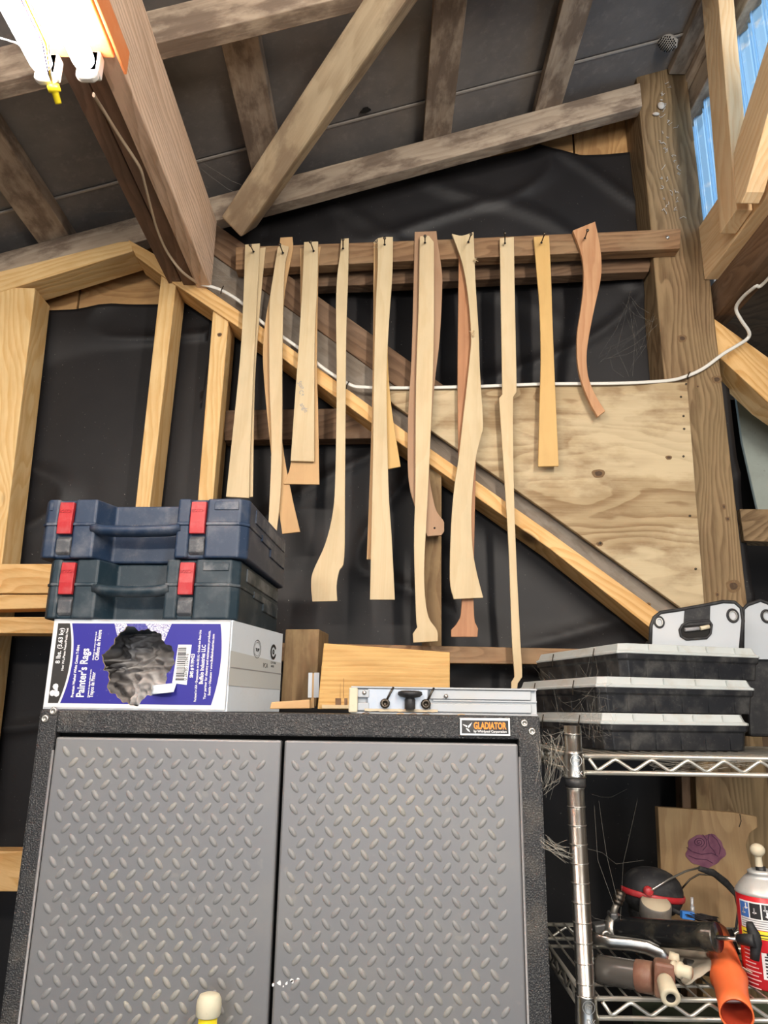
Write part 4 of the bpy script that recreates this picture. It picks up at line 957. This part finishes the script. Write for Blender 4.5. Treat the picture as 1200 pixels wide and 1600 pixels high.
cp = P(964,1412,1.285); cpd = (P(970,1393,1.285)-cp).normalized()
build('coupler', MB().lathe(cp, cpd, [(0,0),(.0080,0),(.0085,.004),(.0072,.0055),(.0092,.007),(.0092,.011),(.0078,.0125),(.0085,.014),(.0080,.019),(.005,.0205),(0,.0205)], 18), STEEL, gg, 'ridged steel coupler')
lev_ = [P(918,1464,1.24), P(935,1470,1.225), P(955,1474,1.215), P(985,1476,1.205), P(1010,1481,1.20), P(1032,1491,1.195), P(1048,1505,1.19)]
build('lever', MB().tube(lev_, [.010,.010,.0085,.0085,.0090,.0088,.0055], 16, flat=.45, up=(0,0,1)), CHROME, gg, 'chrome lever')
build('lever_fork', MB().tube([P(950,1464,1.25), P(975,1469,1.235), P(1015,1474,1.225), P(1030,1480,1.22)], [.004,.005,.004,.002], 8), dusty('fork', (.4,.39,.36), (.4,.35,.25), .4, .5, .6), gg)
build('plunger_rod', MB().tube([gb, P(1158,1468,1.150)], .0032, 10), CHROME, gg)
hx = P(1160,1468,1.149)
build('t_handle', MB().tube([hx-gd*.006, hx+gd*.010, hx+gd*.018], [.0065,.0085,.009], 12).tube([P(1171,1441,1.143), P(1173,1449,1.143), P(1178,1460,1.142), P(1181,1472,1.142), P(1180,1488,1.142), P(1179,1500,1.142)], [.0045,.0062,.0080,.0082,.0064,.0060], 14), BLKM, gg, 'black T handle')
# filter cylinder with beige fittings
fl = thing('filter_cartridge', 'smoky cylinder with brown collar and beige fittings under the lever', 'filter', tuple(P(980,1540,1.22)))
fa_ = P(934,1514,1.19); fb_ = P(1008,1526,1.155); fd = (fb_-fa_).normalized(); L2 = (fb_-fa_).length
build('cylinder', MB().lathe(fa_, fd, [(0,0),(.0182,0),(.0187,.004),(.0187,L2)], 28), SMOKE, fl, 'smoky dark cylinder')
build('collar_nut', MB().lathe(fb_-fd*.012, fd, [(.0187,0),(.0205,.001),(.0205,.022),(.0187,.024),(0,.024)], 14), REDBR, fl, 'reddish brown ribbed collar')
ec = P(1038,1529,1.135)
build('square_cap', MB().box(ec, (.027,.027,.044), Matrix.Rotation(R(-18), 3, 'Z') @ Matrix.Rotation(R(4), 3, 'Y')), REDBR, fl, 'reddish brown end block', .004)
build('strap_wrap', MB().tube([P(1024,1506,1.145), P(1050,1512,1.13)], .0058, 10), CREAM, fl)
build('fitting', MB().lathe(P(1050,1512,1.13), (P(1074,1519,1.115)-P(1050,1512,1.13)), [(0,0),(.009,0),(.010,.004),(.008,.006),(.0105,.009),(.0105,.013),(.008,.015),(.0082,.026),(0,.027)], 16), CREAM, fl, 'cream threaded fitting')
build('fitting', MB().lathe(P(1050,1497,1.15), (.4,-.2,-.1), [(0,-.004),(.008,-.004),(.008,.008),(0,.010)], 14), CREAM, fl)
na, nb = P(1038,1530,1.118), P(1048,1559,1.085); nd = (nb-na).normalized(); nl = (nb-na).length
build('nozzle', MB().lathe(na, nd, [(0,0),(.009,0),(.0105,.004),(.0125,nl),(.0118,nl+.001),(.0060,nl+.001),(.0055,nl-.012),(0,nl-.012)], 24, mis=[0,0,0,0,0,1,1]), [CREAM, DARK], fl, 'cream nozzle with open bore')
# paper sack and dark bar
build('crumpled_paper', MB().grid(lambda u, v: (P(1050,1550,1.25).x+u*.105, 1.19+v*.16, z2+.004+.026*(1-v*.2)*abs(math.sin(u*3+v))*(.5+u)+.008*mnoise.noise(Vector((u*6, v*6, 2)))), 26, 20), PAPER, None, 'crumpled beige paper lying on the lower wire shelf', cat='paper', solid=.0012)
build('dark_bar', MB().tube([P(1070,1507,1.235), P(1122,1519,1.235)], .0085, 12), dusty('bar_dark', (.09,.085,.08), (.3,.27,.2), .4, .4, .5), None, 'dark metal bar lying behind the orange hose', cat='bar')
build('black_bag', MB().grid(lambda u, v: (P(975,1500,1.32).x+u*.19, 1.33+.06*v-.02*math.sin(u*3), z2+.003+.05*math.sin(math.pi*min(1, v*1.2+.02))*(.6+.4*mnoise.noise(Vector((u*4, v*4, 0))))), 24, 14), BLKM, None, 'black crumpled bag behind the grease gun', cat='bag', solid=.001)
# orange hose
oh = thing('orange_hose', 'orange rubber hose end hanging over the shelf edge', 'hose', tuple(P(1140,1540,1.16)))
path = [P(1118,1462,1.30), P(1125,1480,1.26), P(1131,1500,1.225), P(1136,1520,1.195), P(1139,1530,1.18), P(1141,1536,1.172), P(1143,1550,1.155), P(1147,1568,1.132), P(1151,1586,1.108)]
build('hose_wall', MB().tube(path, [.020,.0200,.0205,.0215,.0245,.0218,.0205,.0200,.0205], 28, cap=False), ORHOSE, oh, solid=.002)
build('hose_flange', MB().tube([P(1108,1480,1.275), P(1120,1480,1.262)], [.010,.014], 16), ORHOSE, oh)
build('inner_wall', MB().tube([path[-1]+(path[-2]-path[-1])*.02, path[-2], path[-3]], [.0185,.018,.016], 24, cap=False).tube([path[-3], path[-3]+(path[-4]-path[-3])*.1], .017, 16), ORIN, oh, 'darker orange inside')
# spray can
sc = P(1209,1545,1.205); sc.z = z2
can = thing('spray_can', 'red aerosol can with cream nozzle on the lower shelf', 'spray can', tuple(sc))
ch_ = P(1190,1396,1.205).z-z2; cr = .0385
build('can_body', MB().lathe(sc, (0,0,1), [(0,0),(cr-.003,0),(cr,.003),(cr,ch_),(cr-.001,ch_+.001)], 48), CANRED, can, 'red printed body')
build('can_shoulder', MB().lathe(sc, (0,0,1), [(cr-.001,ch_),(cr+.001,ch_+.002),(cr,ch_+.005),(cr-.005,ch_+.012),(cr-.014,ch_+.022),(cr-.020,ch_+.027),(.019,ch_+.027),(.019,ch_+.031),(.015,ch_+.033),(.012,ch_+.031),(0,ch_+.031)], 40), dusty('dusty_tin', (.62,.62,.60), (.45,.42,.36), .5, .4, .35, 60), can, 'dusty metal shoulder')
build('valve_seat', MB().lathe(sc, (0,0,1), [(.007,ch_+.031),(.007,ch_+.037),(0,ch_+.037)], 14), BLK, can)
build('nozzle', MB().lathe(sc+Vector((-.002,0,0)), (0,0,1), [(.0055,ch_+.037),(.005,ch_+.050),(.006,ch_+.052)], 14).ell(sc+Vector((-.003,-.002,ch_+.060)), (.011,.010,.0095)), CREAM, can, 'cream nozzle knob')
def canpatch(a0, a1, z0, z1, m, name, dr=.0004, lab=None):
    return build(name, MB().grid(lambda u, v: (sc.x+(cr+dr)*math.cos(R(a0+(a1-a0)*u)), sc.y+(cr+dr)*math.sin(R(a0+(a1-a0)*u)), sc.z+z0+(z1-z0)*v), 12, 1), m, can, lab)
t_ = ch_
canpatch(186,262,t_-.042,t_-.006,INKW,'picture_label',lab='white instruction label with small pictures')
for k in range(3): canpatch(188+k*25,210+k*25,t_-.028,t_-.008,(INKBL,INKB,INKB)[k],'instruction_picture',.0007)
for k, (aa, zz) in enumerate([(196,-.020),(203,-.013),(221,-.018),(246,-.021),(243,-.013)]):
    canpatch(aa,aa+3,t_+zz-.004,t_+zz+.004,INKW if k % 2 else INKG,'picture_figure',.0009); canpatch(aa-2,aa+6,t_+zz-.003,t_+zz-.0015,INKW,'picture_figure',.0009)
for k in range(4): canpatch(190,258,t_-.040+k*.003,t_-.0388+k*.003,INKG,'fine_print',.0007)
canpatch(184,262,t_-.054,t_-.043,INKY,'warning_band',lab='yellow warning band')
canpatch(190,256,t_-.049,t_-.0475,INKB,'fine_print',.0007); canpatch(190,250,t_-.0525,t_-.0515,INKB,'fine_print',.0007)
for k in range(12): canpatch(187,226-(k*7 % 12),t_-.062-k*.0052,t_-.0605-k*.0052,mat('pale_print',(.8,.5,.5),.5) if k == 0 else bpy.data.materials['pale_print'],'fine_print',.0006)
for zz in (.074,.104): canpatch(238,268,t_-zz,t_-zz+.0035,INKB,'print_bar',.0006)
canpatch(228,300,.016,.050,INKW,'barcode_label',lab='white barcode label')
for k in range(7): canpatch(234,300,.019+k*.0042,.0208+k*.0042+(.0008 if k % 2 else 0),INKB,'barcode_bar',.0008)
# under the lower shelf
build('storage_tub', MB().box((.72,1.34,1.235), (.55,.28,.26)), GREEN, None, 'dark green storage tub under the lower wire shelf', .02, cat='storage tub')
cbx = P(990,1590,1.22)
bt = thing('clear_bottle', 'clear plastic bottle standing under the lower wire shelf', 'bottle', (.385, 1.20, 1.1036))
build('bottle_body', MB().lathe((.385,1.20,1.1036), (0,0,1), [(0,0),(.026,0),(.028,.01),(.028,.22),(.022,.25),(.012,.27)], 24), CLEAR, bt); build('cap', MB().lathe((.385,1.20,1.3736), (0,0,1), [(.013,0),(.014,.002),(.014,.022),(.012,.024),(0,.024)], 20), WHITEP, bt)

# ================================================================ LIGHT FIXTURE AND CABLES
LZ = 2.80
e1 = PZp(72,112,LZ); e2 = PZp(137,108,LZ)
fx = thing('fluorescent_fixture', 'lit twin-tube fluorescent fixture with orange housing', 'light fixture', (e1.x, .5, 2.86))
ye = e2.y+.005
build('housing', MB().prism([(e1.x-.008,ye+.005,2.832),(e2.x+.036,ye+.005,2.832),(e2.x+.030,ye+.005,2.872),(e1.x-.0,ye+.005,2.872)], (0,-1.24,0)), ORANGE, fx, 'orange enamelled housing', .002)
build('side_rail', MB().prism([(e2.x+.042,ye+.03,2.826),(e2.x+.047,ye+.03,2.826),(e2.x+.047,ye+.03,2.87),(e2.x+.042,ye+.03,2.87)], (0,-1.26,0)), ORANGE, fx, None, .001)
for e in (e1, e2):
    y1 = e.y-.008
    build('tube', MB().lathe((e.x, y1, LZ), (0,-1,0), [(0,0),(.010,.0005),(.0155,.005),(.0168,.012),(.0168,1.190),(.0155,1.197),(0,1.2)], 28), TUBE, fx, 'glowing white tube')
    so = build('tube_socket', MB().prism([(e.x-.017,y1+.004,LZ-.014),(e.x-.010,y1+.004,LZ-.020),(e.x+.010,y1+.004,LZ-.020),(e.x+.017,y1+.004,LZ-.014),(e.x+.017,y1+.004,2.832),(e.x-.017,y1+.004,2.832)], (0,.012,0)).box((e.x+.003, y1+.014, LZ+.012), (.030,.020,.040)), WHITEP, fx, 'white tube socket', .003)
hb_ = Vector((e1.x+.012, e1.y+.004, LZ-.022)); 
build('wire_nut', MB().lathe(hb_-Vector((0,0,.0)), (.2,.55,-.8), [(0,0),(.0095,0),(.0095,.009),(.0055,.010),(.005,.026),(0,.027)], 12), YEL, fx, 'yellow wire nut')
wm = [mat('purple_wire', (.12,.08,.3), .4), YEL, INKW]
for k in range(3):
    pts = [Vector((e1.x+.045+.002*k, e1.y-.22+.01*k, LZ-.004)), Vector((e1.x+.030+.006*k, e1.y-.14, LZ-.022)), Vector((e1.x+.028+.005*k, e1.y-.07, LZ-.020)), Vector((e1.x+.016+.002*k, e1.y-.02, LZ-.026)), hb_]
    build('lead_wire', MB().tube(pts, .0011, 6), wm[k], fx)
build('lead_wire', MB().tube([Vector((e1.x-.045, e1.y-.06, LZ+.0)), Vector((e1.x-.02, e1.y-.055, LZ-.004)), Vector((e1.x, e1.y-.05, LZ-.018))], .0013, 6), INKW, fx)
# cable from the fixture, under the beam, down the brace and across the wall
def smooth(pts, n=6):
    pts = [Vector(p) for p in pts]; out = []
    for i in range(len(pts)-1):
        p0 = pts[max(i-1, 0)]; p1 = pts[i]; p2 = pts[i+1]; p3 = pts[min(i+2, len(pts)-1)]
        for k in range(n):
            t = k/n; out.append(.5*((2*p1)+(p2-p0)*t+(2*p0-5*p1+4*p2-p3)*t*t+(-p0+3*p1-3*p2+p3)*t**3))
    return out+[pts[-1]]
cb = thing('power_cable', 'flat white electrical cable from the light fixture across the wall', 'cable', tuple(P(600,606,1.69)))
seg1 = [PZp(146,148,2.83), PZp(163,175,2.868), PZp(185,210,2.884), PZp(205,240,2.884), PZp(220,265,2.884), PZp(227,290,2.884), PZp(236,325,2.884), PZp(246,360,2.884), PZp(262,395,2.883), PZp(285,425,2.875), P(310,443,1.685)]
seg2 = [P(310,443,1.685), P(345,453,1.69), P(380,475,1.69), P(410,504,1.69), P(470,546,1.69), P(505,575,1.69), P(545,600,1.69), P(570,605,1.69), P(640,606,1.692), P(740,604,1.692), P(850,600,1.692), P(960,599,1.692), P(1040,595,1.70), P(1072,588,1.710), P(1100,575,1.712), P(1130,553,1.712), P(1150,541,1.712), P(1168,529,1.712), P(1170,518,1.70), P(1158,500,1.69), P(1150,482,1.68), PZp(1160,465,2.855), PZp(1180,448,2.855), PZp(1205,430,2.855), Vector((.893,1.1,2.856)), Vector((.895,.5,2.856)), Vector((.895,-.4,2.856))]
build('grey_run', MB().tube(smooth(seg1), .0042, 8, flat=.55), CABLEB, cb, 'tan grey aged run of cable')
build('white_run', MB().tube(smooth(seg2), .0046, 8, flat=.5, up=(0,0,1)), CABLE, cb, 'bright white run of cable')
for (x, y, Y) in ((347,453,1.684),(543,602,1.684),(1076,587,1.705)):
    build('staple', MB().tube([P(x-2, y+6, Y+.004), P(x-1, y, Y-.004), P(x+2, y-6, Y+.004)], .0014, 6), STEEL, cb)

rr_ = ray(571,172); hp = EYE+rr_*((3.334+.0395-1.84)/(rr_.z-SL*rr_.x))
build('sheet_hole', MB().prism([hp+ux*(.014*math.cos(t)*(1+.3*math.sin(3*t)))+Vector((0,.010*math.sin(t),0)) for t in [k*math.pi/6 for k in range(12)]], un*-.0008), DARK, ceil, 'ragged dark hole in a roof sheet')
def knot(px, py, Y, a, b, par, m2=None):
    c = P(px, py, Y)
    for k, (f_, mm) in enumerate(((1.0, KN1), (.55, KN2))):
        build('knot', MB().prism([c+Vector((a*f_*math.cos(t)*(1+.1*math.sin(3*t+k)), -.0003*k, b*f_*math.sin(t)*(1+.12*math.sin(2*t+1)))) for t in [j*math.pi/9 for j in range(18)]], (0,.0006,0)), mm, par)
KN1 = dusty('knot_rim', (.16,.095,.045), (.30,.2,.1), .5, .8, 0, 150); KN2 = dusty('knot_heart', (.07,.04,.022), (.16,.10,.05), .5, .8, 0, 150)
for (x, y, Y, a, b) in ((935,740,1.6995,.016,.012),(937,850,1.6995,.008,.006),(722,655,1.6995,.010,.006),(1045,715,1.6995,.008,.006),(1066,529,1.7195,.012,.012),(1120,593,1.7195,.013,.012),(1146,916,1.7195,.017,.017),(1137,811,1.7195,.006,.007),(1131,792,1.7195,.005,.008),(1121,929,1.7195,.005,.007),(1090,604,1.7195,.004,.004),(932,195,1.834,.022,.016),(343,523,1.7045,.006,.006),(1012,945,1.7275,.008,.006)):
    knot(x, y, Y, a, b, wall)
# lettering stamps faded on the new lumber, and splinters on two templates
def splinters(host, spots, m):
    mb = MB()
    for (x, y) in spots:
        for k in range(7):
            a_ = P(x+random.uniform(-3,3), y+random.uniform(-4,4), 1.657); mb.tube([a_, a_+Vector((random.uniform(-.006,.006), -.003, random.uniform(-.005,.005)))], .0007, 4)
    build('splinters', mb, m, host, kind='stuff')
tl_ = [o for o in bpy.data.objects if o.get('category') == 'template']
for o in tl_:
    if 'drilled square lug' in o['label']: build('drilled_hole', MB().lathe(P(679,825,1.6755), (0,1,0), [(0,0),(.0024,0),(.0024,.0008)], 12), DARK, o)
    if 'splintered' in o['label']: splinters(o, [(587,378),(586,384)], TMP[1])
    if 'curvy whitish' in o['label']: splinters(o, [(741,408),(738,520)], TMP[1])

# ================================================================ NEST, COBWEBS
rr_ = ray(1044,66); nc = EYE+rr_*((3.334+.028-1.84)/(rr_.z-SL*rr_.x))
mb = MB().ell(nc, (.026,.014,.027), None, 20, 12)
for v_ in mb.v: v_ += (v_-nc).normalized()*.005*mnoise.noise(v_*90)
nest = thing('wasp_nest', 'small grey paper wasp nest above the post top', 'wasp nest', tuple(nc))
build('paper_comb', mb, NEST, nest)
mb = MB()
cd_ = Vector((-.35, -.62, -.70)).normalized(); ca_ = cd_.orthogonal().normalized(); cb_ = cd_.cross(ca_)
for i in range(-4, 5):
    for j in range(-4, 5):
        p_ = ca_*(i*.0058+(j % 2)*.0029)+cb_*(j*.0050)
        if p_.length < .0215:
            q_ = nc+p_+cd_*math.sqrt(max(1e-6, .0262**2-p_.length**2)); dn = (q_-nc).normalized(); q_ = nc+Vector((dn.x*.026, dn.y*.014, dn.z*.027))*1.10
            mb.lathe(q_, cd_, [(0,.0012),(.0021,.0012),(.0024,0)], 6)
build('open_cells', mb, DARK, nest, kind='stuff')
mb = MB()
for i in range(34):
    c = P(1034+random.gauss(0,9)+i*.5, 130+i*6.4, 1.718); q = c; pts = [q]
    for k in range(4): q = q+Vector((random.uniform(-.007,.007), random.uniform(-.003,0) if k else 0, random.uniform(-.008,.008))); pts.append(Vector((q.x, min(q.y, 1.7175), q.z)))
    mb.tube(pts, random.uniform(.0004,.0011), 5)
mb.ell(P(1033,165,1.714), (.010,.006,.012)); mb.ell(P(1025,178,1.714), (.010,.004,.005))
build('mud_traces', mb, NEST, None, 'pale insect traces and cocoon down the post', cat='insect traces', kind='stuff')
def web(label, anchors, n, spread, rad=.00022):
    mb = MB()
    for i in range(n):
        a, b = random.sample(anchors, 2) if len(anchors) > 2 else anchors
        a = Vector(a)+Vector([random.gauss(0, spread) for _ in range(3)]); b = Vector(b)+Vector([random.gauss(0, spread) for _ in range(3)])
        m_ = (a+b)/2+Vector((random.gauss(0, spread*.5), random.gauss(0, spread*.3), -(a-b).length*.06)); mb.tube([a, a.lerp(m_, .5)+Vector((0,0,random.gauss(0, spread*.2))), m_, b.lerp(m_, .5), b], rad*random.uniform(.6,1.6), 3, cap=False)
    build('cobweb', mb, WEB, None, label, cat='cobweb', kind='stuff')
web('dusty cobweb at the shelf post beside the cabinet', [P(846,1150,1.165), P(880,1200,1.15), P(850,1230,1.17), P(876,1150,1.15), P(862,1190,1.17)], 46, .009, .00016)
web('cobweb strands beside the shelf post lower down', [P(848,1310,1.165), P(885,1325,1.15), P(852,1322,1.165), P(890,1340,1.15)], 26, .004, .00018)
web('cobweb over the organisers left side', [P(850,1060,1.55), P(900,1070,1.38), P(940,1085,1.25), P(930,1040,1.36), P(880,1130,1.4), P(945,1140,1.22)], 60, .014, .00013)
web('fine cobweb between rail and post', [P(960,540,1.79), P(1020,500,1.72), P(985,585,1.78), P(1000,550,1.78), P(940,560,1.8), P(985,470,1.8)], 20, .010, .00011)
web('cobweb under the beam end', [P(285,420,1.66), P(320,455,1.68), P(300,380,1.5), P(360,430,1.69), P(270,440,1.68)], 26, .010, .00013)
web('long cobweb threads across the lower shelf opening', [P(905,1330,1.16), P(955,1430,1.25), P(1000,1240,1.4), P(1000,1360,1.3), P(930,1260,1.3), P(912,1400,1.16)], 7, .010, .00012)
web('cobweb tufts inside the upper shelf truss', [P(1020,1195,1.16), P(1030,1188,1.16), P(1150,1190,1.16), P(1165,1196,1.16), P(1180,1190,1.18)], 26, .005, .0002)
web('wispy cobweb on the left roof sheets', [P(150,330,1.60), P(185,350,1.66), P(300,250,1.60), P(330,300,1.66), P(420,315,1.66)], 10, .008, .0002)
